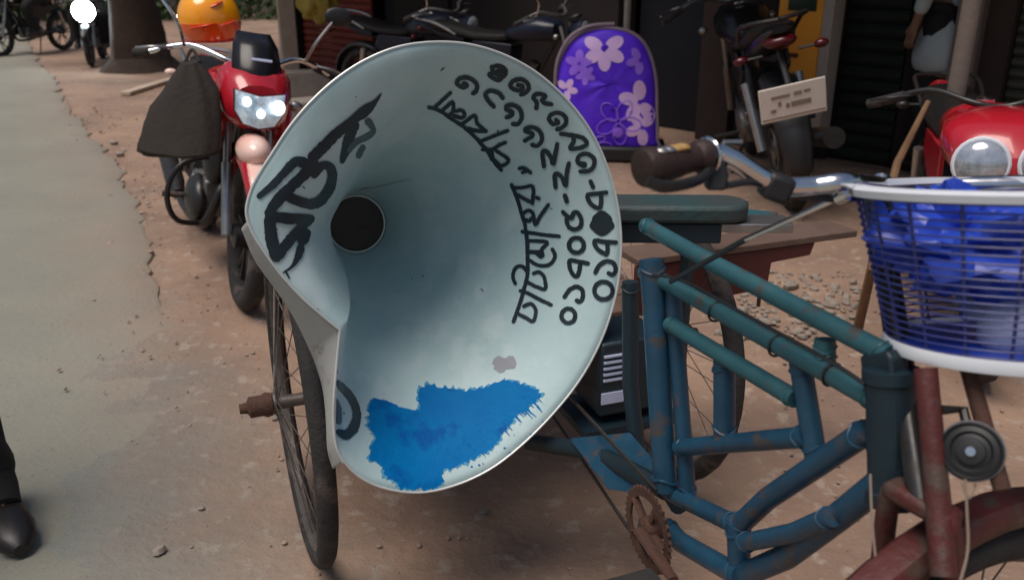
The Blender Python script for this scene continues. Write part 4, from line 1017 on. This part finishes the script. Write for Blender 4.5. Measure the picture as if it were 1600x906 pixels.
# bag hanging from the handlebar
bg_ = thing('shopping_bag', 'brown black cloth bag hanging from the red motorcycle handlebar', 'bag', tuple(F(282, 235, 3.0)))
rows = []
outl = [((283, 98), (310, 96)), ((268, 120), (322, 112)), ((252, 146), (338, 140)), ((234, 168), (346, 175)), ((222, 196), (350, 205)), ((214, 222), (348, 232)), ((216, 236), (340, 240))]
for j, (a, b) in enumerate(outl):
    pa, pb = F(*a, 3.0), F(*b, 3.0); c = (pa + pb) / 2; hw = (pb - pa) / 2; th = .03 + .012 * j if j < 6 else .05; r_ = []
    for k in range(40):
        an = 2 * pi * k / 40; fold = 1 + .16 * noise.noise(V((cos(an) * 2, sin(an) * 2, j * .35))) + .035 * j / 6 * cos(7 * an + j * .3); r_.append(c + hw * cos(an) * fold + V((0, 1, .2)) * sin(an) * th * fold)
    rows.append(r_)
MB().loft(rows).build('sack', M['bag'], bg_)
MB().tube(smoothpath([F(288, 100, 3.0), F(300, 78, 3.05), F(312, 98, 3.0)], 6), .006, 8).build('handle', M['bag'], bg_)

# ------------------------------------------------------------------ purple seat
pz = G(960, 250)
ps = thing('padded_seat', 'rounded purple seat back printed with pale flowers', 'seat', (pz.x, pz.y, 0))
pr = (EYE - pz); pr.z = 0; pr.normalize(); psx = V((-pr.y, pr.x, 0)); 
if psx.x < 0: psx = -psx
pn = (pr + UP * .10).normalized(); pup = pn.cross(psx).normalized()
if pup.z < 0: pup = -pup
t0 = pz.y
def PS(u, v, off=0): return PL(u, v, pz + pr * .02, pn) + pn * off
arch = [(884, 236), (872, 190), (868, 140), (874, 100), (892, 66), (920, 48), (955, 45), (990, 54), (1012, 78), (1024, 120), (1026, 170), (1026, 215), (1018, 236)]
a3 = [PS(u, v) for u, v in arch]; cen = sum(a3, V((0, 0, 0))) / len(a3); a3 = smoothpath(a3 + [a3[0]], 4)[:-1]
rings = []
for s_, o_ in ((.97, -.14), (1.0, -.12), (1.0, -.02), (.97, .012), (.90, .032), (.72, .05), (.45, .06), (.2, .064), (.01, .065)):
    rings.append([cen + (p - cen) * s_ + pn * (o_ + (.012 * noise.noise(p * 6 + V((s_ * 3, 0, 0))) if o_ > 0 else 0)) for p in a3])
mbp = MB().loft(rings); mbp.build('cushion', M['purple'], ps)
pb = BVHTree.FromPolygons([tuple(p) for p in mbp.v], mbp.f)
MB().tube([cen + (p - cen) * 1.005 for p in a3], .012, 8, closed=True).build('piping', M['piping'], ps)
MB().tube(smoothpath([PS(868, 132, .02), PS(872, 95, .03), PS(890, 60, .03), PS(920, 42, .02), PS(960, 38, 0)], 5), .012, 8).build('strap', M['piping'], ps)
def flower(u, v, ru, n, m, rot=0, sq=1.0, hollow=False):
    mb = MB()
    for k in range(n):
        a = rot + 2 * pi * k / n; cu, cv = u + cos(a) * ru * .55, v + sin(a) * ru * .55 * sq; pts = []
        for j in range(14):
            b_ = 2 * pi * j / 14; lx, ly = cos(b_) * ru * .46, sin(b_) * ru * .30
            q_ = (cu + lx * cos(a) - ly * sin(a), cv + (lx * sin(a) + ly * cos(a)) * sq); d_ = ray(*q_).normalized(); h = pb.ray_cast(EYE, d_)
            pts.append((h[0] - d_ * .0035) if h[0] is not None else None)
        cq = ray(cu, cv).normalized(); hc_ = pb.ray_cast(EYE, cq)
        if hc_[0] is None or any(p is None for p in pts): continue
        if hollow:
            mb.tube(pts, .004, 5, closed=True)
        else: mb.add([hc_[0] - cq * .004] + pts, [(0, j + 1, (j + 1) % 14 + 1) for j in range(14)])
    if mb.v: return mb.build('printed_flower', m, ps)
flower(944, 78, 34, 6, M['petal'], .5); flower(885, 140, 18, 5, M['petal'], .2); flower(1000, 160, 34, 5, M['petal'], .9); flower(1004, 200, 28, 5, M['petal'], .3)
flower(966, 190, 36, 5, M['lilac'], .2, hollow=True); flower(905, 100, 22, 5, M['lilac'], 1.0); flower(1000, 95, 22, 5, M['lilac'], .4); flower(915, 118, 16, 5, M['lilac'], .4); flower(930, 225, 26, 5, M['lilac'], .2, .5, True)
for (u, v, r_, m_) in ((945, 76, 6, 'purple'), (966, 208, 8, 'lilac'), (958, 168, 5, 'purple')):
    d_ = ray(u, v).normalized(); h = pb.ray_cast(EYE, d_)
    if h[0] is not None: MB().ell(h[0] - d_ * .004, (r_ * .0042, .004, r_ * .0042), None, 14, 8).build('flower_centre', M[m_], ps)
base_c = pz - pr * .10
MB().box(V((base_c.x, base_c.y, .05)) , (.66, .36, .10), Matrix((psx, -pr, UP)).transposed()).build('seat_base', M['blackplastic'], ps, bevel=.02)

# ------------------------------------------------------------------ shop row
W0 = V((1.95, 5.75, 0)); wd = V((-.70, .714, 0)).normalized(); wn = V((-.714, -.70, 0)).normalized()   # wn points to the road
rotw = Matrix((-wd, -wn, UP)).transposed()     # local x along wall (to the right), y into the wall
def wt(u, back=0.0, v=120):       # distance along the wall hit by pixel column u
    r = ray(u, v); b0 = W0 - wn * back; r2 = V((r.x, r.y, 0)); k = (b0 - V((0, 0, 0))).dot(wn) / r2.dot(wn); p = r2 * k
    return -(p - b0).dot(wd)
def wp(t, back=0.0, z=0.0): return W0 - wd * t - wn * back + UP * z
shop = thing('shop_row', 'dark row of roadside shops with roller shutters under an added shade sheet', 'building', tuple(W0))
def wbox(name, u0, u1, z0, z1, th, m, back=0.0, parent=None, bevel=.004, tt=None, **kw):
    a, b = (tt if tt else (wt(u0), wt(u1)))
    c = wp((a + b) / 2, back + th / 2, (z0 + z1) / 2)
    return MB().box(c, (abs(b - a), th, z1 - z0), rotw).build(name, m, parent or shop, bevel=bevel, smooth=False, **kw)
tL, tR = wt(452), wt(1700)
H_ = 2.7
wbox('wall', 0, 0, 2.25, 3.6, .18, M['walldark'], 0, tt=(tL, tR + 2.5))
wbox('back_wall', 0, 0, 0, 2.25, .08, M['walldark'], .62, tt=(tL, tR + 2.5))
wbox('roof', 0, 0, 3.62, 3.72, 2.4, M['soffit'], -.2, tt=(tL - .2, tR + 2.7))
ta = (tL - .3 + tR + 2.6) / 2
for (t0_, t1_, dp) in ((tL - .3, wt(800), 2.0), (wt(800) + .01, wt(1060) - .01, .45), (wt(1060), tR + 2.6, 2.0)):  # unseen overhead sheets added to shade the shops; short above the purple seat
    MB().box(wp((t0_ + t1_) / 2, .10 - dp / 2, 2.36), (t1_ - t0_, dp, .03), rotw @ Matrix.Rotation(.07, 3, 'X')).build('shade_awning', M['soffit'], shop, smooth=False)
for u in (620, 1030, 1480, 1690):
    t = wt(u); MB().tube([wp(t, -1.80, 0), wp(t, -1.80, 2.28)], .034, 12).build('shade_awning_post', M['pillar'], shop) if u == 1690 else None
# piers and infill (u-ranges read from the photograph)
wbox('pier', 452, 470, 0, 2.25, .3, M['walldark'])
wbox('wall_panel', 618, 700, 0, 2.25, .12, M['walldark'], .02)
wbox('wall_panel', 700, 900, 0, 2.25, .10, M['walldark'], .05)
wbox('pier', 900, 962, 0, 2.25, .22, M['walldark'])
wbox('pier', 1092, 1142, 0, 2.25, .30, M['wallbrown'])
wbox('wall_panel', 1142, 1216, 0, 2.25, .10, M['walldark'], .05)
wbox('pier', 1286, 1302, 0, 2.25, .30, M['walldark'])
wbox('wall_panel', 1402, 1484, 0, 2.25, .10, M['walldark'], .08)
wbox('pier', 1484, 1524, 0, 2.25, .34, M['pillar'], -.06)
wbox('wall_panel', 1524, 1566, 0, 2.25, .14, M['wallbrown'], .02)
def shutter(u0, u1, m, pitch, label=None, z1=2.2):
    a, b = wt(u0), wt(u1); c = wp((a + b) / 2, .10, 0)
    sh = MB().box(wp((a + b) / 2, .08, z1 + .03), (b - a, .12, .10), rotw).build('shutter', m, shop, smooth=False, label=label)
    n_ = int(z1 / pitch); x0, x1 = -(b - a) / 2 + .01, (b - a) / 2 - .01; first = None
    for k in range(n_):
        z = pitch * (k + .5)
        if first is None:
            pr_ = [(-.5, 0), (-.42, -.010), (-.15, -.024), (.15, -.024), (.42, -.010), (.5, 0), (.5, .008), (-.5, .008)]
            P_ = [rotw @ V((x, p[1], p[0] * pitch * .97)) for x in (x0, x1) for p in pr_]
            me = bpy.data.meshes.new('slat'); me.from_pydata(P_, [], [(i, (i + 1) % 8, (i + 1) % 8 + 8, i + 8) for i in range(8)] + [tuple(range(8))[::-1], tuple(range(8, 16))]); me.materials.append(m); first = me
        o_ = bpy.data.objects.new('slat', first); col.objects.link(o_); o_.parent = sh; o_.location = c + UP * z - shop.location
    return sh
shutter(1302, 1402, M['shutter'], .086, 'dark green grey roller shutter')
shutter(1566, 1760, M['shutter2'], .060, 'olive ribbed roller shutter')
shutter(470, 576, M['shutred'], .075, 'dull red roller shutter')
shutter(1770, 2100, M['shutter'], .086)
# near-black panels paint the shaded interior in the openings; recessed back wall behind
wbox('dark_opening_panel', 582, 612, 0, 2.1, .04, M['void'], .2)
wbox('dark_opening_panel', 965, 1090, 0, 2.1, .04, M['void'], .25)
# grey pole in front of the opening
g = wp(wt(976, -.9), -.9); tag(MB().tube([g, g + UP * 2.3], .022, 10).build('grey_pole', M['concrete']), 'thin grey pole rising above the purple seat', 'pole')
# orange cabinet
oc = thing('orange_cabinet', 'bright orange cabinet with cream edge beside the green shutter', 'cabinet', tuple(wp(wt(1250), -.2)))
a, b = wt(1205, -.16), wt(1274, -.16)
MB().box(wp((a + b) / 2, -.09, 1.02), (b - a, .13, 1.5), rotw).build('body', M['orange'], oc, bevel=.01)
b2_ = wt(1290, -.17)
MB().box(wp((b + b2_) / 2, -.09, 1.0), (b2_ - b - .006, .15, 1.56), rotw).build('side_trim', M['cream'], oc, bevel=.006)
MB().box(wp((a + b) / 2 + .01, -.155, 1.02), ((b - a) * .62, .02, .18), rotw).build('window', M['greenglass'], oc, bevel=.004)
for z, w_ in ((.66, .5), (.47, .35)): MB().box(wp(a + (b - a) * .3, -.155, z), ((b - a) * w_, .02, .025), rotw).build('hinge', M['maroon'], oc)
for zx in ((.2, .12), (.75, .14)):
    MB().box(wp(a + (b - a) * zx[0] , -.09, .13), (.04, .10, .26), rotw).build('leg', M['blackmetal'], oc)

# pale post, yellow sack, red-brown bits near the left end
p_ = G(456, 128); tag(MB().box((p_.x, p_.y, .9), (.17, .12, 1.8), Matrix.Rotation(.4, 3, 'Z')).build('wooden_post', M['postwhite'], bevel=.006), 'pale upright wooden post above the red motorcycle', 'post')
ys_ = F(494, -6, 8.3); lump('yellow_sack', ys_, (.20, .16, .24), M['yellow'], 5, .25, 'dull yellow sack hanging beside the pale post', 'sack')
tag(MB().tube([ys_ + UP * .22, ys_ + V((.1, .5, 1.3))], .008, 6).build('sack_rope', M['string']), 'rope holding the yellow sack up under the added shade sheet', 'rope')
for (u, v, sx_, sy, sz, rz, lb) in ((478, 186, .62, .30, .16, .5, 'flat grey concrete slab nearest the horn rim'), (478, 150, .5, .25, .24, .2, 'grey concrete block behind the flat slab')):
    g = G(u, v); tag(MB().box((g.x, g.y, sz / 2), (sx_, sy, sz), Matrix.Rotation(rz, 3, 'Z')).build('concrete_block', M['concrete'], bevel=.012), lb, 'concrete block', 'concrete blocks behind the red motorcycle')
a, b = G(196, 150), G(285, 122); q = (b - a).normalized()
tag(MB().box((a + b) / 2 + UP * .02, ((b - a).length, .10, .035), Matrix((q, UP.cross(q), UP)).transposed()).build('wood_plank', M['palewood'], bevel=.004), 'pale wooden plank lying on the dirt near the tree', 'plank')
# leaning stick behind the basket
tag(MB().tube([F(1338, 524, 2.9) if False else G(1338, 524), F(1362, 420, 2.72), F(1402, 255, 2.80), F(1450, 160, 2.95)], [.017, .015, .013, .009], 8).build('stick', M['stick']), 'brown crooked stick standing between the basket and the red motorcycle', 'stick')

# ------------------------------------------------------------------ people
def skin_mesh(name, joints, edges, m, parent, lvl=2):
    me = bpy.data.meshes.new(name); keys = list(joints); ix = {k: i for i, k in enumerate(keys)}; org = root_of(parent).location
    me.from_pydata([tuple(V(joints[k][0])) for k in keys], [(ix[a], ix[b]) for a, b in edges], [])
    o = bpy.data.objects.new(name, me); col.objects.link(o); o.parent = parent
    o.modifiers.new('skin', 'SKIN'); sv = me.skin_vertices[0].data
    for k in keys:
        r_ = joints[k][1]; sv[ix[k]].radius = (r_, r_) if not isinstance(r_, tuple) else r_
    sv[0].use_root = True
    md = o.modifiers.new('sub', 'SUBSURF'); md.levels = lvl; md.render_levels = lvl
    me.materials.append(m); 
    for e in o.modifiers: pass
    o.modifiers['skin'].use_smooth_shade = True
    return o
def person(label, loc, face, J, top='shirt', bottom='trouser', skirt=None, group=None):
    t = thing('person', label, 'person', (0, 0, 0), group)
    P = dict(pelvis=(0, 0, .95), waist=(0, 0, 1.10), chest=(0, 0, 1.33), neck=(0, 0, 1.48), head0=(0, .01, 1.54), head1=(0, .02, 1.62), head2=(0, .015, 1.70))
    for s, n_ in ((1, 'l'), (-1, 'r')):
        P.update({n_ + 'hip': (s * .09, 0, .90), n_ + 'knee': (s * .10, .02, .50), n_ + 'ank': (s * .10, 0, .09), n_ + 'toe': (s * .11, .15, .035), n_ + 'sh': (s * .18, 0, 1.40), n_ + 'elb': (s * .22, -.02, 1.13), n_ + 'wr': (s * .23, .04, .89)})
    P.update(J); Pv = {k: V(v_) for k, v_ in P.items()}
    rb = dict(pelvis=.12, waist=.105, chest=.125, neck=.052, head0=.06, head1=.088, head2=.072)
    js = {k: (Pv[k], rb[k]) for k in rb}; ed = [('pelvis', 'waist'), ('waist', 'chest'), ('chest', 'neck'), ('neck', 'head0'), ('head0', 'head1'), ('head1', 'head2')]
    for n_ in 'lr':
        sd = 1 if n_ == 'l' else -1
        js.update({n_ + 'hip': (Pv[n_ + 'hip'], .078), n_ + 'knee': (Pv[n_ + 'knee'], .052), n_ + 'ank': (Pv[n_ + 'ank'], .034), n_ + 'toe': (Pv[n_ + 'toe'], .028),
                   n_ + 'sh': (Pv[n_ + 'sh'], .055), n_ + 'elb': (Pv[n_ + 'elb'], .038), n_ + 'wr': (Pv[n_ + 'wr'], .026)})
        dh = (Pv[n_ + 'wr'] - Pv[n_ + 'elb']).normalized(); pm = Pv[n_ + 'wr'] + dh * .07; js[n_ + 'palm'] = (pm, .028)
        ed += [('pelvis', n_ + 'hip'), (n_ + 'hip', n_ + 'knee'), (n_ + 'knee', n_ + 'ank'), (n_ + 'ank', n_ + 'toe'), ('chest', n_ + 'sh'), (n_ + 'sh', n_ + 'elb'), (n_ + 'elb', n_ + 'wr'), (n_ + 'wr', n_ + 'palm')]
        for k in range(4):
            f0 = pm + V((0, .026 - .017 * k, 0)) + dh * .02; f1 = f0 + dh * (.035 + .006 * (k in (1, 2))) ; f2 = f1 + dh * .028 + V((-sd * .015, 0, 0))
            js[n_ + 'f%da' % k] = (f0, .010); js[n_ + 'f%db' % k] = (f1, .009); js[n_ + 'f%dc' % k] = (f2, .008)
            ed += [(n_ + 'palm', n_ + 'f%da' % k), (n_ + 'f%da' % k, n_ + 'f%db' % k), (n_ + 'f%db' % k, n_ + 'f%dc' % k)]
        th0 = Pv[n_ + 'wr'] + dh * .035 + V((0, .03, 0)); js[n_ + 'th'] = (th0, .012); js[n_ + 'tt'] = (th0 + dh * .035 + V((0, .02, 0)), .009)
        ed += [(n_ + 'wr', n_ + 'th'), (n_ + 'th', n_ + 'tt')]
    b = skin_mesh('body', js, ed, M['skin'], t)
    h = Pv['head1']
    MB().ell(h + V((0, -.022, .045)), (.092, .098, .085), None, 20, 12, lambda p: V((p.x, p.y, p.z if p.z > -.35 else -.35))).build('hair', M['hair'], t)
    MB().ell(h + V((0, .098, -.005)), (.013, .020, .024), None, 10, 8).build('nose', M['skin'], t)
    for s in (-1, 1):
        MB().ell(h + V((s * .034, .083, .018)), (.013, .008, .008), None, 10, 8).build('eye', M['shoe'], t)
        MB().ell(h + V((s * .092, .0, .0)), (.010, .020, .030), None, 10, 8).build('ear', M['skin'], t)
    MB().ell(h + V((0, .088, -.045)), (.024, .008, .007), None, 10, 6).build('mouth', M['maroon'], t)
    sh = {'waist': (Pv['waist'], .128), 'chest': (Pv['chest'], .148), 'nk': (Pv['neck'] - V((0, 0, .03)), .075), 'hem': (Pv['pelvis'] + V((0, 0, -.03)), .15)}
    se = [('hem', 'waist'), ('waist', 'chest'), ('chest', 'nk')]
    for n_ in 'lr':
        sh.update({n_ + 'sh': (Pv[n_ + 'sh'], .074), n_ + 'el': (Pv[n_ + 'elb'], .056), n_ + 'cu': (Pv[n_ + 'elb'].lerp(Pv[n_ + 'wr'], .85), .040)}); se += [('chest', n_ + 'sh'), (n_ + 'sh', n_ + 'el'), (n_ + 'el', n_ + 'cu')]
    if skirt: sh['low'] = (Pv['pelvis'] + V((0, 0, skirt)), (.235, .20)); sh['mid'] = (Pv['pelvis'] + V((0, 0, skirt * .5)), (.215, .19)); se += [('hem', 'mid'), ('mid', 'low')]
    skin_mesh('shirt', sh, se, M[top], t)
    tr = {'pv': (Pv['pelvis'], .135)}; te = []
    for n_ in 'lr':
        a_k = Pv[n_ + 'knee'].lerp(Pv[n_ + 'ank'], 1.10)
        tr.update({n_ + 'h': (Pv[n_ + 'hip'], .098), n_ + 'k': (Pv[n_ + 'knee'], .074), n_ + 'm': (Pv[n_ + 'knee'].lerp(Pv[n_ + 'ank'], .5), .070), n_ + 'a': (a_k, .082)}); te += [('pv', n_ + 'h'), (n_ + 'h', n_ + 'k'), (n_ + 'k', n_ + 'm'), (n_ + 'm', n_ + 'a')]
    skin_mesh('trousers', tr, te, M[bottom], t)
    for n_ in 'lr':
        a_, e_ = Pv[n_ + 'ank'], Pv[n_ + 'toe']; d_ = (e_ - a_); d_.z = 0; d_.normalize(); z0 = min(a_.z, e_.z); sdv = V((-d_.y, d_.x, 0)); rings = []
        for (x, hw, hh) in ((-.07, .025, .035), (-.05, .038, .05), (.02, .042, .055), (.08, .046, .042), (.15, .050, .032), (.20, .040, .026), (.225, .015, .015)):
            c = V((a_.x, a_.y, z0 - .032)) + d_ * x; rings.append([c + sdv * hw * cos(2 * pi * k / 14) + UP * (hh + hh * (sin(2 * pi * k / 14) if sin(2 * pi * k / 14) > 0 else sin(2 * pi * k / 14)) ) for k in range(14)])
        MB().loft(rings).build('shoe', M['shoe'], t)
        MB().tube([a_ + UP * .16, a_ + UP * .05, a_.lerp(e_, .35) + UP * .012, a_.lerp(e_, .7) + UP * .006], [.052, .052, .050, .040], 14).build('sock', M['trouser'], t)
    t.location = loc; t.rotation_euler = (0, 0, face)
    return t
# face: rotation so that local +y looks that way
g = G(28, 893)
person('person in black trousers and black shoes cut off by the left edge', (g.x - .37, g.y - .03, 0), R(-150), dict(lknee=(.10, .16, .52), lank=(.12, .10, .10), ltoe=(.13, .24, .04), rhip=(-.11, 0, .90), rknee=(-.20, -.02, .52), rank=(-.30, -.10, .10), rtoe=(-.33, .04, .04), rwr=(-.17, .10, .92), relb=(-.20, -.02, 1.13)), top='trouser')
g = G(1430, 262)
person('person in long pale shirt and dark trousers standing before the shutter', (g.x + .03, g.y - .1, 0), R(20), {}, skirt=-.40)
# rider of the far motorcycle
sit = dict(pelvis=(0, -.02, .80), waist=(0, .02, .93), chest=(0, .08, 1.14), neck=(0, .10, 1.30), head0=(0, .11, 1.36), head1=(0, .13, 1.44), head2=(0, .12, 1.52))
for s, n_ in ((1, 'l'), (-1, 'r')): sit.update({n_ + 'hip': (s * .10, 0, .78), n_ + 'knee': (s * .17, .34, .66), n_ + 'ank': (s * .16, .18, .34), n_ + 'toe': (s * .17, .32, .29), n_ + 'sh': (s * .18, .09, 1.22), n_ + 'elb': (s * .28, .24, 1.02), n_ + 'wr': (s * .32, .40, .90)})
hr = math.atan2(-1, .30)
person('rider in pale blue shirt on the far motorcycle with the white headlamp', (-5.45 - cos(hr) * .12, 11.7 - sin(hr) * .12, -.06), hr - pi / 2, sit, top='sky blue cloth')
hr = math.atan2(-.9, -.25)
person('rider in dark clothes on the farthest left motorcycle', (-6.9 - cos(hr) * .12, 12.9 - sin(hr) * .12, 0), hr - pi / 2, sit, top='trouser')

# ------------------------------------------------------------------ trees
def tree(label, x, y, r0, h, crown_r, seed, nl=2600):
    rnd = random.Random(seed); t = thing('tree', label, 'tree', (x, y, 0), 'roadside trees')
    pts = [V((x, y, 0)) + V((.05 * noise.noise(V((k, seed, 0))) * k, .05 * noise.noise(V((k, 0, seed))) * k, h * k / 8)) for k in range(9)]
    mb = MB(); Pt = []; n = 18
    rr = [1.9, 1.25, 1.0, .93, .88, .82, .78, .7, .6]
    pts.insert(1, pts[0].lerp(pts[1], .35)); rr.insert(1, 1.35)
    for i, p in enumerate(pts):
        for k in range(n):
            a = 2 * pi * k / n; f_ = 1 + (.22 if i < 3 else .08) * noise.noise(V((cos(a) * 1.7, sin(a) * 1.7, i * .6 + seed)))
            Pt.append(V(p) + V((cos(a), sin(a), 0)) * r0 * rr[i] * f_)
    mb.add(Pt, [(i * n + k, i * n + (k + 1) % n, (i + 1) * n + (k + 1) % n, (i + 1) * n + k) for i in range(len(pts) - 1) for k in range(n)])
    ends = []
    for k in range(7):
        a = 2 * pi * k / 7 + rnd.random(); b0 = pts[-1 - (k % 3)]; e = b0 + V((cos(a) * crown_r * .7, sin(a) * crown_r * .7, crown_r * rnd.uniform(.5, 1.2)))
        mb.tube([b0, b0.lerp(e, .5) + UP * .15, e], [r0 * .45, r0 * .25, r0 * .08], 7); ends += [e, b0.lerp(e, .6)]
    mb.build('trunk', M['bark'], t)
    mb = MB()
    for i in range(nl):
        c = rnd.choice(ends) + V([rnd.gauss(0, crown_r * .28) for _ in range(3)]); a = V([rnd.uniform(-1, 1) for _ in range(3)]).normalized(); b = a.cross(V([rnd.uniform(-1, 1) for _ in range(3)])).normalized(); s = rnd.uniform(.06, .13)
        mb.add([c - a * s, c + b * s * .5, c + a * s, c - b * s * .5], [(0, 1, 2, 3)])
    mb.build('crown', M['leaf'], t, smooth=False, kind='stuff')
g = G(215, 108)
tree('brown tree trunk with a flared foot at the road edge', g.x + .05, g.y, .26, 3.4, 2.2, 3)
tree('distant tree left of the road behind the far motorcycles', -11.5, 19, .3, 3.6, 2.6, 5)
tree('distant tree at the bend behind the bright headlamp', -9.0, 22, .3, 3.4, 2.6, 8)
tree('distant tree farthest left across the road', -15, 17, .3, 3.4, 2.6, 11)
# hedge-like far growth closing the road, and a boundary wall
bw = thing('boundary_wall', 'dark grey wall closing the far end of the road', 'wall', (-12, 24, 0))
MB().box((-10, 23.5, .9), (26, .2, 1.8), Matrix.Rotation(.12, 3, 'Z')).build('wall', M['concrete'], bw); 
MB().box((-10, 23.5, 1.85), (26, .3, .1), Matrix.Rotation(.12, 3, 'Z')).build('coping', M['concrete'], bw)
hd_ = MB(); rnd = random.Random(2)
for i in range(5200):
    x = rnd.uniform(-20, 0); y = 21.0 + .1 * x + rnd.gauss(0, .5) + 1.2; z = abs(rnd.gauss(0, .75)); s = rnd.uniform(.07, .15)
    a = V([rnd.uniform(-1, 1) for _ in range(3)]).normalized(); b = a.cross(V([rnd.uniform(-1, 1) for _ in range(3)])).normalized(); c = V((x, y, z))
    hd_.add([c - a * s, c + b * s * .5, c + a * s, c - b * s * .5], [(0, 1, 2, 3)])
o = hd_.build('undergrowth', M['leaf'], smooth=False); o['kind'] = 'stuff'; tag(o, 'dark leafy undergrowth along the far wall', 'undergrowth')
